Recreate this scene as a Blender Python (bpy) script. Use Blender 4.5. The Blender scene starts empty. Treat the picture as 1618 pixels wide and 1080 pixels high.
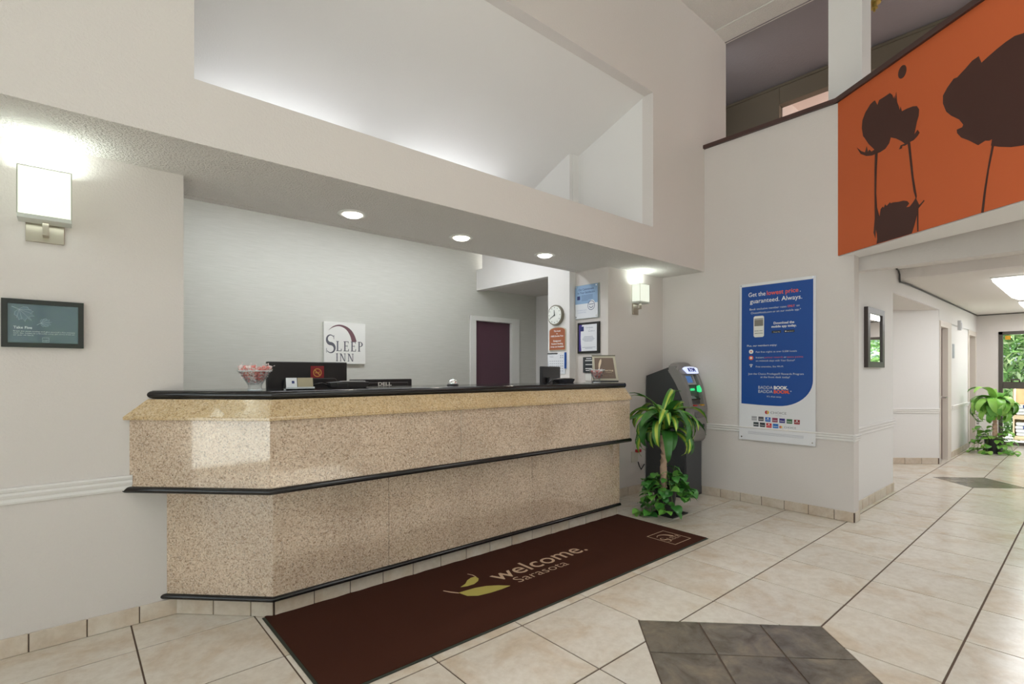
import bpy, bmesh, math, random
from mathutils import Vector, Matrix
random.seed(7)
C = bpy.context.scene.collection
PI = math.pi
# ------------------------------------------------------------ camera, world, light
H = 1.31
AZ = math.atan((1738 - 809) / 807)
cam = bpy.data.cameras.new('camera'); camo = bpy.data.objects.new('camera', cam); C.objects.link(camo)
cam.sensor_width = 36; cam.lens = 807 / 1618 * 36; cam.shift_y = 47 / 1618; cam.clip_start = .05
camo.location = (0, 0, H); camo.rotation_euler = (PI / 2, 0, AZ - PI / 2)
bpy.context.scene.camera = camo
vs = bpy.context.scene.view_settings
vs.view_transform = 'Standard'; vs.look = 'None'; vs.gamma = 1; vs.use_curve_mapping = False
vs.exposure = -0.15
w = bpy.data.worlds.new('world'); bpy.context.scene.world = w; w.use_nodes = True
bg = w.node_tree.nodes['Background']; bg.inputs[0].default_value = (.80, .90, 1, 1); bg.inputs[1].default_value = 1.1

def area(name, loc, rot, sx, sy, power, col=(1, 1, 1)):
    l = bpy.data.lights.new(name, 'AREA'); l.shape = 'RECTANGLE'; l.size = sx; l.size_y = sy; l.energy = power; l.color = col
    o = bpy.data.objects.new(name, l); C.objects.link(o); o.location = loc; o.rotation_euler = rot
    return o
# daylight standing outside the storefront panes (west) and the south windows, both behind the camera
area('daylight_storefront', (-4.35, -.6, 1.5), (0, -PI / 2, 0), 2.9, 5.8, 80, (.97, .98, 1))
area('daylight_clerestory', (-4.35, -.5, 4.0), (0, -PI / 2, 0), 1.3, 6.2, 6, (1, .96, .93))
area('daylight_windows', (-.8, -4.35, 1.5), (PI / 2, 0, 0), 2.8, 2.8, 22, (.95, .97, 1))
area('daylight_added_windows', (3.4, -4.35, 4.0), (PI / 2, 0, 0), 6.6, 1.2, 26, (.98, .97, 1))  # daylight for the added upper row, lighting the right side of the lobby

FILL_PANELS = ((.2, -2.2), (2.8, -2.4), (.4, .1), (2.9, -.1))
for x_, y_ in FILL_PANELS: area('lobby_fill_lamp', (x_, y_, 5.02), (0, 0, 0), 1.1, 1.1, 14, (.95, .98, 1)).data.spread = 2.3  # added fill lamps out of view, lifting the lower walls and floor
area('corridor_fill_lamp', (6.2, -.9, 2.40), (0, 0, 0), 1.2, .5, 34, (.90, .96, 1))  # fill lamp added out of view to brighten the corridor pillar
# sun from high in the south: it falls on the floor inside the south windows, behind the camera
sl_ = bpy.data.lights.new('sun', 'SUN'); sl_.energy = 25; sl_.angle = .01; sl_.color = (.95, .97, 1)
so_ = bpy.data.objects.new('sun', sl_); C.objects.link(so_)
so_.rotation_euler = Vector((-.12, .78, -1.0)).to_track_quat('-Z', 'Y').to_euler()
# ------------------------------------------------------------ materials
def nm(name):
    m = bpy.data.materials.new(name); m.use_nodes = True
    nt = m.node_tree; b = nt.nodes['Principled BSDF']
    return m, nt, b
def srgb(r, g, b):
    f = lambda c: (c / 255 / 12.92) if c / 255 <= .04045 else ((c / 255 + .055) / 1.055) ** 2.4
    return (f(r), f(g), f(b), 1)
def node(nt, t, **k):
    n = nt.nodes.new(t)
    for a, v in k.items():
        if a.startswith('i_'): n.inputs[a[2:].replace('_', ' ')].default_value = v
        else: setattr(n, a, v)
    return n
def simple(name, col, rough=.5, metal=0, spec=.5, emit=None, es=1, bump=None, coat=0):
    m, nt, b = nm(name)
    b.inputs['Base Color'].default_value = col; b.inputs['Roughness'].default_value = rough
    b.inputs['Metallic'].default_value = metal; b.inputs['Specular IOR Level'].default_value = spec
    if coat: b.inputs['Coat Weight'].default_value = coat; b.inputs['Coat Roughness'].default_value = .05
    if emit: b.inputs['Emission Color'].default_value = emit; b.inputs['Emission Strength'].default_value = es
    if bump:
        sc, st, dist = bump
        tc = node(nt, 'ShaderNodeTexCoord'); n = node(nt, 'ShaderNodeTexNoise', i_Scale=sc, i_Detail=4.0)
        bu = node(nt, 'ShaderNodeBump', i_Strength=st, i_Distance=dist)
        nt.links.new(tc.outputs['Object'], n.inputs['Vector']); nt.links.new(n.outputs['Fac'], bu.inputs['Height'])
        nt.links.new(bu.outputs[0], b.inputs['Normal'])
    return m
def ramp(nt, stops, interp='LINEAR'):
    r = node(nt, 'ShaderNodeValToRGB'); cr = r.color_ramp; cr.interpolation = interp
    while len(cr.elements) < len(stops): cr.elements.new(.5)
    for e, (p, c) in zip(cr.elements, stops): e.position = p; e.color = c
    return r
def mixc(nt, fac, a, b, bt='MIX'):
    n = node(nt, 'ShaderNodeMix', data_type='RGBA', blend_type=bt)
    for i, v in ((0, fac), (6, a), (7, b)):
        if hasattr(v, 'default_value') or hasattr(v, 'links'): nt.links.new(v, n.inputs[i])
        else: n.inputs[i].default_value = v
    return n.outputs[2]

WALL = simple('wall_paint', srgb(221, 214, 210), .75, bump=(90, .25, .01))
WALLW = simple('white_wall_paint', srgb(234, 231, 229), .7, bump=(90, .15, .008))
WHITE = simple('white_trim_paint', srgb(236, 235, 230), .35)
POP = simple('popcorn_ceiling', srgb(242, 237, 232), .95, bump=(95, .75, .04))
CEIL = simple('smooth_ceiling', srgb(226, 220, 214), .9, bump=(60, .3, .01))
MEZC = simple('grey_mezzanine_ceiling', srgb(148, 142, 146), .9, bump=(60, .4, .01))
MEZW = simple('brown_mezzanine_wall', srgb(120, 108, 92), .85)
PINK = simple('warm_pink_wall', srgb(240, 226, 218), .85)
def wallpaper():
    m, nt, b = nm('grasscloth_wallpaper')
    tc = node(nt, 'ShaderNodeTexCoord'); mp = node(nt, 'ShaderNodeMapping'); mp.inputs['Scale'].default_value = (3.5, 3.5, 190)
    n = node(nt, 'ShaderNodeTexNoise', i_Scale=1.6, i_Detail=6.0, i_Roughness=.6)
    nt.links.new(tc.outputs['Object'], mp.inputs[0]); nt.links.new(mp.outputs[0], n.inputs['Vector'])
    r = ramp(nt, [(.25, srgb(196, 195, 186)), (.75, srgb(216, 215, 208))])
    nt.links.new(n.outputs['Fac'], r.inputs[0]); nt.links.new(r.outputs[0], b.inputs['Base Color'])
    bu = node(nt, 'ShaderNodeBump', i_Strength=.15, i_Distance=.003)
    nt.links.new(n.outputs['Fac'], bu.inputs['Height']); nt.links.new(bu.outputs[0], b.inputs['Normal'])
    b.inputs['Roughness'].default_value = .55
    return m
PAPER = wallpaper()
def granite(name, base, dark, mid, light, rough=.12):
    m, nt, b = nm(name)
    tc = node(nt, 'ShaderNodeTexCoord')
    v1 = node(nt, 'ShaderNodeTexVoronoi', i_Scale=190.0); v2 = node(nt, 'ShaderNodeTexVoronoi', i_Scale=120.0)
    n = node(nt, 'ShaderNodeTexNoise', i_Scale=3.0, i_Detail=4.0); n2 = node(nt, 'ShaderNodeTexNoise', i_Scale=45.0, i_Detail=6.0)
    for x in (v1, v2, n, n2): nt.links.new(tc.outputs['Object'], x.inputs['Vector'])
    s1 = node(nt, 'ShaderNodeSeparateColor'); s2 = node(nt, 'ShaderNodeSeparateColor')
    nt.links.new(v1.outputs['Color'], s1.inputs[0]); nt.links.new(v2.outputs['Color'], s2.inputs[0])
    r1 = ramp(nt, [(0, dark), (.10, mid), (.26, base), (.72, light)], 'CONSTANT')
    nt.links.new(s1.outputs[0], r1.inputs[0])
    r2 = ramp(nt, [(0, mid), (.12, base), (.6, light), (.85, base)], 'CONSTANT')
    nt.links.new(s2.outputs[1], r2.inputs[0])
    c = mixc(nt, .5, r1.outputs[0], r2.outputs[0])
    r3 = ramp(nt, [(.3, (.92, .91, .90, 1)), (.7, (1.12, 1.11, 1.09, 1))]); nt.links.new(n.outputs['Fac'], r3.inputs[0])
    c = mixc(nt, 1.0, c, r3.outputs[0], 'MULTIPLY')
    nt.links.new(c, b.inputs['Base Color'])
    b.inputs['Roughness'].default_value = rough; b.inputs['IOR'].default_value = 1.5; b.inputs['Coat Weight'].default_value = 1; b.inputs['Coat Roughness'].default_value = .03
    return m
GRAN = granite('pink_beige_granite', srgb(208, 184, 162), srgb(104, 86, 74), srgb(168, 140, 116), srgb(228, 210, 190))
GRANY = granite('golden_beige_granite', srgb(208, 180, 138), srgb(124, 98, 66), srgb(180, 148, 104), srgb(222, 200, 164), .15)
BLACK = simple('black_polished_stone', srgb(26, 24, 25), .12, spec=.6)
def tilemat(name, c1, c2, c3, rough, sc=3.0):
    m, nt, b = nm(name)
    tc = node(nt, 'ShaderNodeTexCoord'); oi = node(nt, 'ShaderNodeObjectInfo')
    add = node(nt, 'ShaderNodeVectorMath', operation='MULTIPLY_ADD')
    add.inputs[0].default_value = (37, 91, 53); nt.links.new(oi.outputs['Random'], add.inputs[1]); nt.links.new(tc.outputs['Object'], add.inputs[2])
    n = node(nt, 'ShaderNodeTexNoise', i_Scale=sc, i_Detail=8.0, i_Roughness=.62, i_Distortion=.6)
    n2 = node(nt, 'ShaderNodeTexNoise', i_Scale=sc * 7, i_Detail=6.0, i_Roughness=.7)
    nt.links.new(add.outputs[0], n.inputs['Vector']); nt.links.new(add.outputs[0], n2.inputs['Vector'])
    r = ramp(nt, [(.36, c1), (.5, c2), (.68, c3)]); nt.links.new(n.outputs['Fac'], r.inputs[0])
    r2 = ramp(nt, [(.35, (.90, .88, .86, 1)), (.6, (1, 1, 1, 1))]); nt.links.new(n2.outputs['Fac'], r2.inputs[0])
    c = mixc(nt, 1.0, r.outputs[0], r2.outputs[0], 'MULTIPLY')
    hs = node(nt, 'ShaderNodeHueSaturation'); mr = node(nt, 'ShaderNodeMapRange'); mr.inputs[3].default_value = .95; mr.inputs[4].default_value = 1.04
    nt.links.new(oi.outputs['Random'], mr.inputs[0]); nt.links.new(mr.outputs[0], hs.inputs['Value']); nt.links.new(c, hs.inputs['Color'])
    nt.links.new(hs.outputs[0], b.inputs['Base Color']); b.inputs['Roughness'].default_value = rough
    bu = node(nt, 'ShaderNodeBump', i_Strength=.12, i_Distance=.003); nt.links.new(n2.outputs['Fac'], bu.inputs['Height']); nt.links.new(bu.outputs[0], b.inputs['Normal'])
    return m
TILE = tilemat('cream_floor_tile', srgb(216, 200, 180), srgb(226, 217, 204), srgb(230, 223, 212), .20)
BTILE = tilemat('cream_base_tile', srgb(206, 186, 164), srgb(216, 202, 186), srgb(224, 214, 202), .3)
SLATE = tilemat('grey_slate_tile', srgb(92, 82, 72), srgb(116, 108, 98), srgb(142, 128, 112), .22, 6.0)
GROUT = simple('brown_grout', srgb(100, 82, 70), .9)
MATB = simple('brown_carpet_mat', srgb(72, 42, 32), .98, spec=.1, bump=(400, .8, .004))
MATE = simple('dark_green_rubber_edge', srgb(48, 54, 44), .7)
MATT = simple('tan_print', srgb(206, 176, 150), .95, spec=.1)
MATL = simple('olive_print', srgb(186, 174, 96), .95, spec=.1)
DOORP = simple('plum_door_paint', srgb(92, 62, 74), .25)
DOORB = simple('taupe_door_paint', srgb(132, 114, 108), .55)
CASING = simple('taupe_door_casing', srgb(218, 208, 198), .5)
ORANGE = simple('orange_mural_print', srgb(206, 98, 48), .6)
DBROWN = simple('dark_brown_print', srgb(70, 38, 30), .6)
CAP = simple('dark_brown_cap_rail', srgb(74, 50, 46), .4)
INKW = simple('white_ink', srgb(240, 240, 240), .6)
INKO = simple('orange_ink', srgb(238, 98, 62), .6)
INKG = simple('grey_ink', srgb(96, 96, 104), .6)
INKN = simple('navy_ink', srgb(40, 52, 110), .6)
INKB = simple('blue_ink', srgb(24, 84, 170), .6)
INKR = simple('red_ink', srgb(196, 50, 44), .6)
INKY = simple('yellow_ink', srgb(240, 190, 60), .6)
INKP = simple('plum_ink', srgb(116, 84, 90), .5)
INKD = simple('dark_ink', srgb(44, 46, 50), .6)
BLUEB = simple('blue_banner_vinyl', srgb(20, 76, 156), .38)
WVINYL = simple('white_banner_vinyl', srgb(232, 232, 236), .4)
BLKP = simple('black_plastic', srgb(32, 30, 32), .35)
BLKF = simple('black_picture_frame', srgb(30, 30, 28), .35)
DBRF = simple('dark_brown_mirror_frame', srgb(70, 60, 58), .4)
GREYP = simple('grey_plastic', srgb(138, 134, 132), .4)
LGREYP = simple('light_grey_plastic', srgb(170, 170, 174), .4)
CHAR = simple('charcoal_metal_cabinet', srgb(60, 62, 64), .45)
NICK = simple('brushed_nickel', srgb(176, 166, 152), .32, metal=.85)
CHROME = simple('chrome', srgb(225, 225, 225), .08, metal=1)
MIRROR = simple('mirror_glass', srgb(235, 235, 235), .02, metal=1)
SHADEM = simple('lit_sconce_glass', srgb(240, 245, 235), .4, emit=(.93, 1, .86, 1), es=.62)
LEDM = simple('lit_downlight_lens', srgb(255, 250, 240), .3, emit=(1, .93, .82, 1), es=11)
FLUO = simple('lit_fluorescent_lens', srgb(250, 250, 250), .3, emit=(.97, 1, .98, 1), es=2.4)
ATMS = simple('lit_atm_sign', srgb(230, 235, 255), .3, emit=(.60, .68, 1, 1), es=.9)
ATMG = simple('lit_green_indicator', srgb(30, 200, 100), .3, emit=(.05, .85, .3, 1), es=.8)
ATMB = simple('lit_blue_screen', srgb(50, 90, 150), .3, emit=(.1, .25, .6, 1), es=.4)
POSTB = simple('slate_blue_poster', srgb(72, 88, 108), .12, coat=.6)
POSTL = simple('pale_blue_line_print', srgb(176, 192, 204), .3)
POSTT = simple('pale_grey_text_print', srgb(222, 230, 234), .3)
LBLUE = simple('light_blue_print', srgb(146, 176, 210), .4)
PAPERW = simple('white_paper', srgb(232, 234, 240), .6)
PURP = simple('purple_print', srgb(68, 54, 140), .5)
BRSIGN = simple('rust_brown_sign', srgb(168, 98, 66), .5)
TAUPE = simple('taupe_print', srgb(128, 108, 96), .45)
CREAM = simple('cream_frame', srgb(206, 200, 182), .5)
FEATH = simple('cream_feather_print', srgb(236, 216, 190), .5)
ACR = simple('clear_acrylic_edge', srgb(214, 222, 226), .15)
POT = simple('black_plastic_pot', srgb(34, 34, 36), .4)
CANE = simple('tan_cane_bark', srgb(204, 172, 148), .85, bump=(60, .6, .01))
SOIL = simple('dark_soil', srgb(52, 40, 30), .95)
STEM = simple('green_stem', srgb(92, 128, 50), .6)
CANDY = simple('pink_candy', srgb(236, 150, 144), .4)
CANDW = simple('white_candy_wrapper', srgb(240, 226, 224), .3)
TOWEL = simple('white_towel', srgb(238, 236, 238), .95)
TOWB = simple('navy_towel_stripe', srgb(54, 70, 140), .95)
WOOD = simple('pale_wood', srgb(224, 198, 166), .6)
BRONZE = simple('dark_bronze_metal', srgb(84, 78, 72), .4, metal=.3)
CONCR = simple('outdoor_concrete', srgb(188, 184, 176), .9)
YELL = simple('yellow_sticker', srgb(226, 168, 40), .6)
SILV = simple('brushed_aluminium_plate', srgb(176, 182, 180), .35, metal=.4)
CLOCKF = simple('clock_dial', srgb(236, 238, 232), .5)
CLOCKR = simple('clock_rim', srgb(128, 122, 106), .4)
CABLE = simple('dark_cable', srgb(74, 70, 68), .6)
def glassmat(name, tint=(1, 1, 1, 1), gl=.10):
    m, nt, b = nm(name); nt.nodes.remove(b)
    t = node(nt, 'ShaderNodeBsdfTransparent'); t.inputs[0].default_value = tint
    g = node(nt, 'ShaderNodeBsdfGlossy'); g.inputs['Roughness'].default_value = .02
    lw = node(nt, 'ShaderNodeLayerWeight'); mx = node(nt, 'ShaderNodeMixShader'); lw.inputs[0].default_value = .25
    mr = node(nt, 'ShaderNodeMapRange'); mr.inputs[3].default_value = .04; mr.inputs[4].default_value = .6
    nt.links.new(lw.outputs['Facing'], mr.inputs[0]); nt.links.new(mr.outputs[0], mx.inputs[0]); nt.links.new(t.outputs[0], mx.inputs[1]); nt.links.new(g.outputs[0], mx.inputs[2])
    nt.links.new(mx.outputs[0], nt.nodes['Material Output'].inputs[0])
    return m
GLASS = glassmat('window_glass', (.95, .98, .96, 1))
BOWLG = glassmat('bowl_glass', (.93, .95, .96, 1))
def leafmat(name, cols, stripe=None):
    m, nt, b = nm(name)
    oi = node(nt, 'ShaderNodeObjectInfo')
    r = ramp(nt, [(i / max(1, len(cols) - 1), c) for i, c in enumerate(cols)]); nt.links.new(oi.outputs['Random'], r.inputs[0])
    c = r.outputs[0]
    uv = node(nt, 'ShaderNodeUVMap'); sp = node(nt, 'ShaderNodeSeparateXYZ'); nt.links.new(uv.outputs[0], sp.inputs[0])
    if stripe:
        ab = node(nt, 'ShaderNodeMath', operation='SUBTRACT'); ab.inputs[1].default_value = .5; nt.links.new(sp.outputs[0], ab.inputs[0])
        a2 = node(nt, 'ShaderNodeMath', operation='ABSOLUTE'); nt.links.new(ab.outputs[0], a2.inputs[0])
        rs = ramp(nt, [(.16, (1, 1, 1, 1)), (.24, (0, 0, 0, 1))]); nt.links.new(a2.outputs[0], rs.inputs[0])
        gt = node(nt, 'ShaderNodeMath', operation='GREATER_THAN'); gt.inputs[1].default_value = .35; nt.links.new(oi.outputs['Random'], gt.inputs[0])
        mu = node(nt, 'ShaderNodeMath', operation='MULTIPLY'); nt.links.new(rs.outputs[0], mu.inputs[0]); nt.links.new(gt.outputs[0], mu.inputs[1])
        c = mixc(nt, mu.outputs[0], c, stripe)
    nt.links.new(c, b.inputs['Base Color']); b.inputs['Roughness'].default_value = .33
    b.inputs['Transmission Weight'].default_value = 0; b.inputs['Subsurface Weight'].default_value = 0
    return m
LEAFD = leafmat('dracaena_leaf', [srgb(46, 100, 44), srgb(78, 140, 56), srgb(104, 168, 66)], srgb(190, 206, 84))
LEAFP = leafmat('pothos_leaf', [srgb(54, 116, 50), srgb(80, 150, 62), srgb(124, 182, 78)])
LEAFF = leafmat('far_dracaena_leaf', [srgb(84, 150, 52), srgb(124, 184, 72), srgb(164, 208, 104)])
def bushmat():
    m, nt, b = nm('outdoor_bamboo_leaves')
    g = node(nt, 'ShaderNodeNewGeometry'); r = ramp(nt, [(0, srgb(84, 140, 66)), (.4, srgb(150, 200, 116)), (.75, srgb(200, 228, 160)), (1, srgb(236, 246, 214))])
    nt.links.new(g.outputs['Random Per Island'], r.inputs[0]); nt.links.new(r.outputs[0], b.inputs['Base Color']); b.inputs['Roughness'].default_value = .6
    return m
BUSH = bushmat()

# ------------------------------------------------------------ mesh helpers
class Fr:
    """a flat frame: origin, right, up; the normal points at the viewer"""
    def __init__(s, o, x, y): s.o = Vector(o); s.x = Vector(x).normalized(); s.y = Vector(y).normalized(); s.n = s.x.cross(s.y)
    def p(s, a, b, c=0): return s.o + s.x * a + s.y * b + s.n * c
def facing_s(x, y, z=0): return Fr((x, y, z), (1, 0, 0), (0, 0, 1))       # wall seen from -y
def facing_w(x, y, z=0): return Fr((x, y, z), (0, -1, 0), (0, 0, 1))      # wall seen from -x
_tc = {}
def text2d(s, bold=0.0, spacing=1.0):
    k = (s, bold, spacing)
    if k in _tc: return _tc[k]
    cu = bpy.data.curves.new('t', 'FONT'); cu.body = s; cu.size = 1; cu.offset = bold - .008; cu.resolution_u = 3; cu.space_character = spacing
    o = bpy.data.objects.new('t', cu); C.objects.link(o)
    me = bpy.data.meshes.new_from_object(o)
    v = [(q.co.x, q.co.y) for q in me.vertices]; f = [tuple(p.vertices) for p in me.polygons]
    bpy.data.objects.remove(o); bpy.data.curves.remove(cu); bpy.data.meshes.remove(me)
    _tc[k] = (v, f); return _tc[k]
class MB:
    def __init__(s): s.v = []; s.f = []; s.uv = None; s.mi = []
    def add(s, vs, fs, mi=0):
        n = len(s.v); s.v += [tuple(q) for q in vs]; s.f += [tuple(i + n for i in f) for f in fs]; s.mi += [mi] * len(fs); return s
    def box(s, x0, y0, z0, x1, y1, z1, mi=0):
        vs = [(x, y, z) for z in (z0, z1) for y in (y0, y1) for x in (x0, x1)]
        return s.add(vs, [(0, 2, 3, 1), (4, 5, 7, 6), (0, 1, 5, 4), (2, 6, 7, 3), (0, 4, 6, 2), (1, 3, 7, 5)], mi)
    def fbox(s, fr, a0, b0, c0, a1, b1, c1, mi=0):
        vs = [fr.p(a, b, c) for c in (c0, c1) for b in (b0, b1) for a in (a0, a1)]
        return s.add(vs, [(0, 2, 3, 1), (4, 5, 7, 6), (0, 1, 5, 4), (2, 6, 7, 3), (0, 4, 6, 2), (1, 3, 7, 5)], mi)
    def fpoly(s, fr, pts, c0, c1, mi=0):
        n = len(pts); vs = [fr.p(a, b, c0) for a, b in pts] + [fr.p(a, b, c1) for a, b in pts]
        fs = [tuple(range(n))[::-1], tuple(range(n, 2 * n))] + [(i, (i + 1) % n, n + (i + 1) % n, n + i) for i in range(n)]
        return s.add(vs, fs, mi)
    def zprism(s, pts, z0, z1, mi=0):
        return s.fpoly(Fr((0, 0, 0), (1, 0, 0), (0, 1, 0)), pts, z0, z1, mi)
    def ell(s, fr, a, b, ra, rb, c0, c1, n=24, mi=0):
        return s.fpoly(fr, [(a + ra * math.cos(2 * PI * i / n), b + rb * math.sin(2 * PI * i / n)) for i in range(n)], c0, c1, mi)
    def text(s, fr, t, a, b, h, c=.001, align='C', w=None, bold=0.0, mi=0, sp=1.0):
        """cap height h, baseline b; w squeezes the line to that width"""
        v, f = text2d(t, bold, sp)
        if not v: return s
        x0 = min(q[0] for q in v); x1 = max(q[0] for q in v); k = h / .70
        kx = k if w is None else w / (x1 - x0)
        off = {'C': -(x0 + x1) / 2, 'L': -x0, 'R': -x1}[align]
        return s.add([fr.p(a + (q[0] + off) * kx, b + q[1] * k, c) for q in v], f, mi)
    def tube(s, pts, r, n=8, mi=0, cap=True):
        pts = [Vector(p) for p in pts]; m = len(pts); vs = []
        rs = r if isinstance(r, (list, tuple)) else [r] * m
        for i, p in enumerate(pts):
            t = (pts[min(i + 1, m - 1)] - pts[max(i - 1, 0)]).normalized()
            u = t.cross(Vector((0, 0, 1)));
            if u.length < .05: u = t.cross(Vector((0, 1, 0)))
            u.normalize(); q = t.cross(u)
            for j in range(n):
                a = 2 * PI * j / n; vs.append(p + (u * math.cos(a) + q * math.sin(a)) * rs[i])
        fs = [(i * n + j, i * n + (j + 1) % n, (i + 1) * n + (j + 1) % n, (i + 1) * n + j) for i in range(m - 1) for j in range(n)]
        if cap: fs += [tuple(range(n))[::-1], tuple(range((m - 1) * n, m * n))]
        return s.add(vs, fs, mi)
    def lathe(s, c, prof, n=24, mi=0, sq=None):
        vs = []; c = Vector(c)
        for r, z in prof:
            for j in range(n):
                a = 2 * PI * j / n; vs.append(c + Vector((r * math.cos(a), r * math.sin(a), z)))
        m = len(prof)
        fs = [(i * n + j, i * n + (j + 1) % n, (i + 1) * n + (j + 1) % n, (i + 1) * n + j) for i in range(m - 1) for j in range(n)]
        fs += [tuple(range(n))[::-1], tuple(range((m - 1) * n, m * n))]
        return s.add(vs, fs, mi)
def build(name, mb, mats, parent=None, bevel=0, smooth=False, loc=None, seg=2):
    me = bpy.data.meshes.new(name); loc = Vector(loc or (0, 0, 0))
    me.from_pydata([tuple(Vector(q) - loc) for q in mb.v], [], mb.f)
    if not isinstance(mats, (list, tuple)): mats = [mats]
    for m in mats: me.materials.append(m)
    for p, i in zip(me.polygons, mb.mi): p.material_index = i
    bm = bmesh.new(); bm.from_mesh(me); bmesh.ops.recalc_face_normals(bm, faces=bm.faces); bm.to_mesh(me); bm.free()
    if smooth:
        me.shade_smooth()
        me.set_sharp_from_angle(angle=math.radians(40))
    o = bpy.data.objects.new(name, me); C.objects.link(o); o.location = loc
    if bevel:
        b = o.modifiers.new('b', 'BEVEL'); b.width = bevel; b.segments = seg; b.limit_method = 'ANGLE'
    if name in ('lettering', 'mark', 'markings', 'fine_print', 'stem_print', 'badge_print', 'leaf_print'): o['kind'] = 'stuff'
    if parent is not None:
        o.parent = parent
        o.location = loc - world_loc(parent)
    return o
def world_loc(o):
    v = Vector(o.location)
    while o.parent: o = o.parent; v += Vector(o.location)
    return v
def thing(name, label, cat, loc, group=None):
    o = bpy.data.objects.new(name, None); C.objects.link(o); o.location = loc; o.empty_display_size = .1
    return tag(o, label, cat, group)
def tag(o, label, cat, group=None):
    o['label'] = label; o['category'] = cat
    if group: o['group'] = group
    return o
def struct(name, mb, mat, parent=None, **k):
    o = build(name, mb, mat, parent, **k)
    if parent is None: o['kind'] = 'structure'
    return o
def stuff(o): o['kind'] = 'stuff'; return o
# ------------------------------------------------------------ structure: floor
TX, TY, TP = .245, .433, .5085
floor = struct('floor', MB().box(-4.3, -4.3, -.12, 13.0, 5.6, -.004), GROUT)
def clip(poly, n, d, keep_out=True):
    """part of a convex polygon where n.p >= d (or <= d)"""
    out = []; m = len(poly)
    for i in range(m):
        a, b = poly[i], poly[(i + 1) % m]
        fa = a[0] * n[0] + a[1] * n[1] - d; fb = b[0] * n[0] + b[1] * n[1] - d
        if not keep_out: fa, fb = -fa, -fb
        if fa >= 0: out.append(a)
        if fa * fb < 0:
            t = fa / (fa - fb); out.append((a[0] + (b[0] - a[0]) * t, a[1] + (b[1] - a[1]) * t))
    return out
def parea(p): return abs(sum(p[i][0] * p[(i + 1) % len(p)][1] - p[(i + 1) % len(p)][0] * p[i][1] for i in range(len(p)))) / 2 if len(p) > 2 else 0
DIA = [(2.2725, .943, .657), (8.14, .943, .43)]           # grey slate diamonds: centre, half diagonal
def outside(poly, cx, cy, r):
    pieces = []; rest = poly; k = .7071
    for sx, sy in ((1, 1), (1, -1), (-1, 1), (-1, -1)):
        n = (sx * k, sy * k); d = n[0] * cx + n[1] * cy + r * k + .002
        o = clip(rest, n, d, True)
        if parea(o) > 2e-4: pieces.append(o)
        rest = clip(rest, n, d, False)
        if parea(rest) < 1e-5: rest = []; break
    return pieces, bool(rest)
def tile_mb(pieces, z=0.0, t=.012):
    m = MB()
    for p in pieces: m.zprism(p, z - t, z)
    return m
base_tile = None; ntile = 0
GX, GY = .0036, .0046
far = MB()
for i in range(-8, 25):
    for j in range(-9, 8):
        x0, y0 = TX + i * TP, TY + j * TP; x1, y1 = x0 + TP, y0 + TP
        q = [(x0 + GX, y0 + GY), (x1 - GX, y0 + GY), (x1 - GX, y1 - GY), (x0 + GX, y1 - GY)]
        if y1 > 5.7: continue
        vis = (i >= -3 and -1 <= j <= 5 and (j <= 2 or i <= 12 or j <= 3))
        if not vis:
            far.zprism(q, -.012, 0); continue
        hit = False; pcs = [q]
        for cx, cy, r in DIA:
            if abs((x0 + x1) / 2 - cx) + abs((y0 + y1) / 2 - cy) < r + .55:
                new = []
                for p in pcs:
                    o, cut = outside(p, cx, cy, r); new += o
                if sum(map(parea, new)) < sum(map(parea, pcs)) - 1e-5: hit = True
                pcs = new
        if not pcs: continue
        c = ((x0 + x1) / 2, (y0 + y1) / 2, 0)
        if hit:
            build('tile', tile_mb(pcs), TILE, floor, bevel=.0012, loc=c, seg=1)
        elif base_tile is None:
            base_tile = build('tile', tile_mb(pcs), TILE, floor, bevel=.0012, loc=c, seg=1)
        else:
            o = base_tile.copy(); C.objects.link(o); o.location = Vector(c); o.parent = floor
        ntile += 1
stuff(build('far_tiles', far, TILE, floor))
for cx, cy, r in DIA:
    n = 3 if r > .5 else 2; s = r * math.sqrt(2) / n; k = .7071
    for a in range(n):
        for b in range(n):
            g = .004
            loc = [(-n * s / 2 + a * s + g, -n * s / 2 + b * s + g), (-n * s / 2 + (a + 1) * s - g, -n * s / 2 + b * s + g), (-n * s / 2 + (a + 1) * s - g, -n * s / 2 + (b + 1) * s - g), (-n * s / 2 + a * s + g, -n * s / 2 + (b + 1) * s - g)]
            w_ = [(cx + (p - q) * k, cy + (p + q) * k) for p, q in loc]
            mx, my = sum(p[0] for p in w_) / 4, sum(p[1] for p in w_) / 4
            build('slate_tile', tile_mb([w_]), SLATE, floor, bevel=.0012, loc=(mx, my, 0), seg=1)

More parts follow.
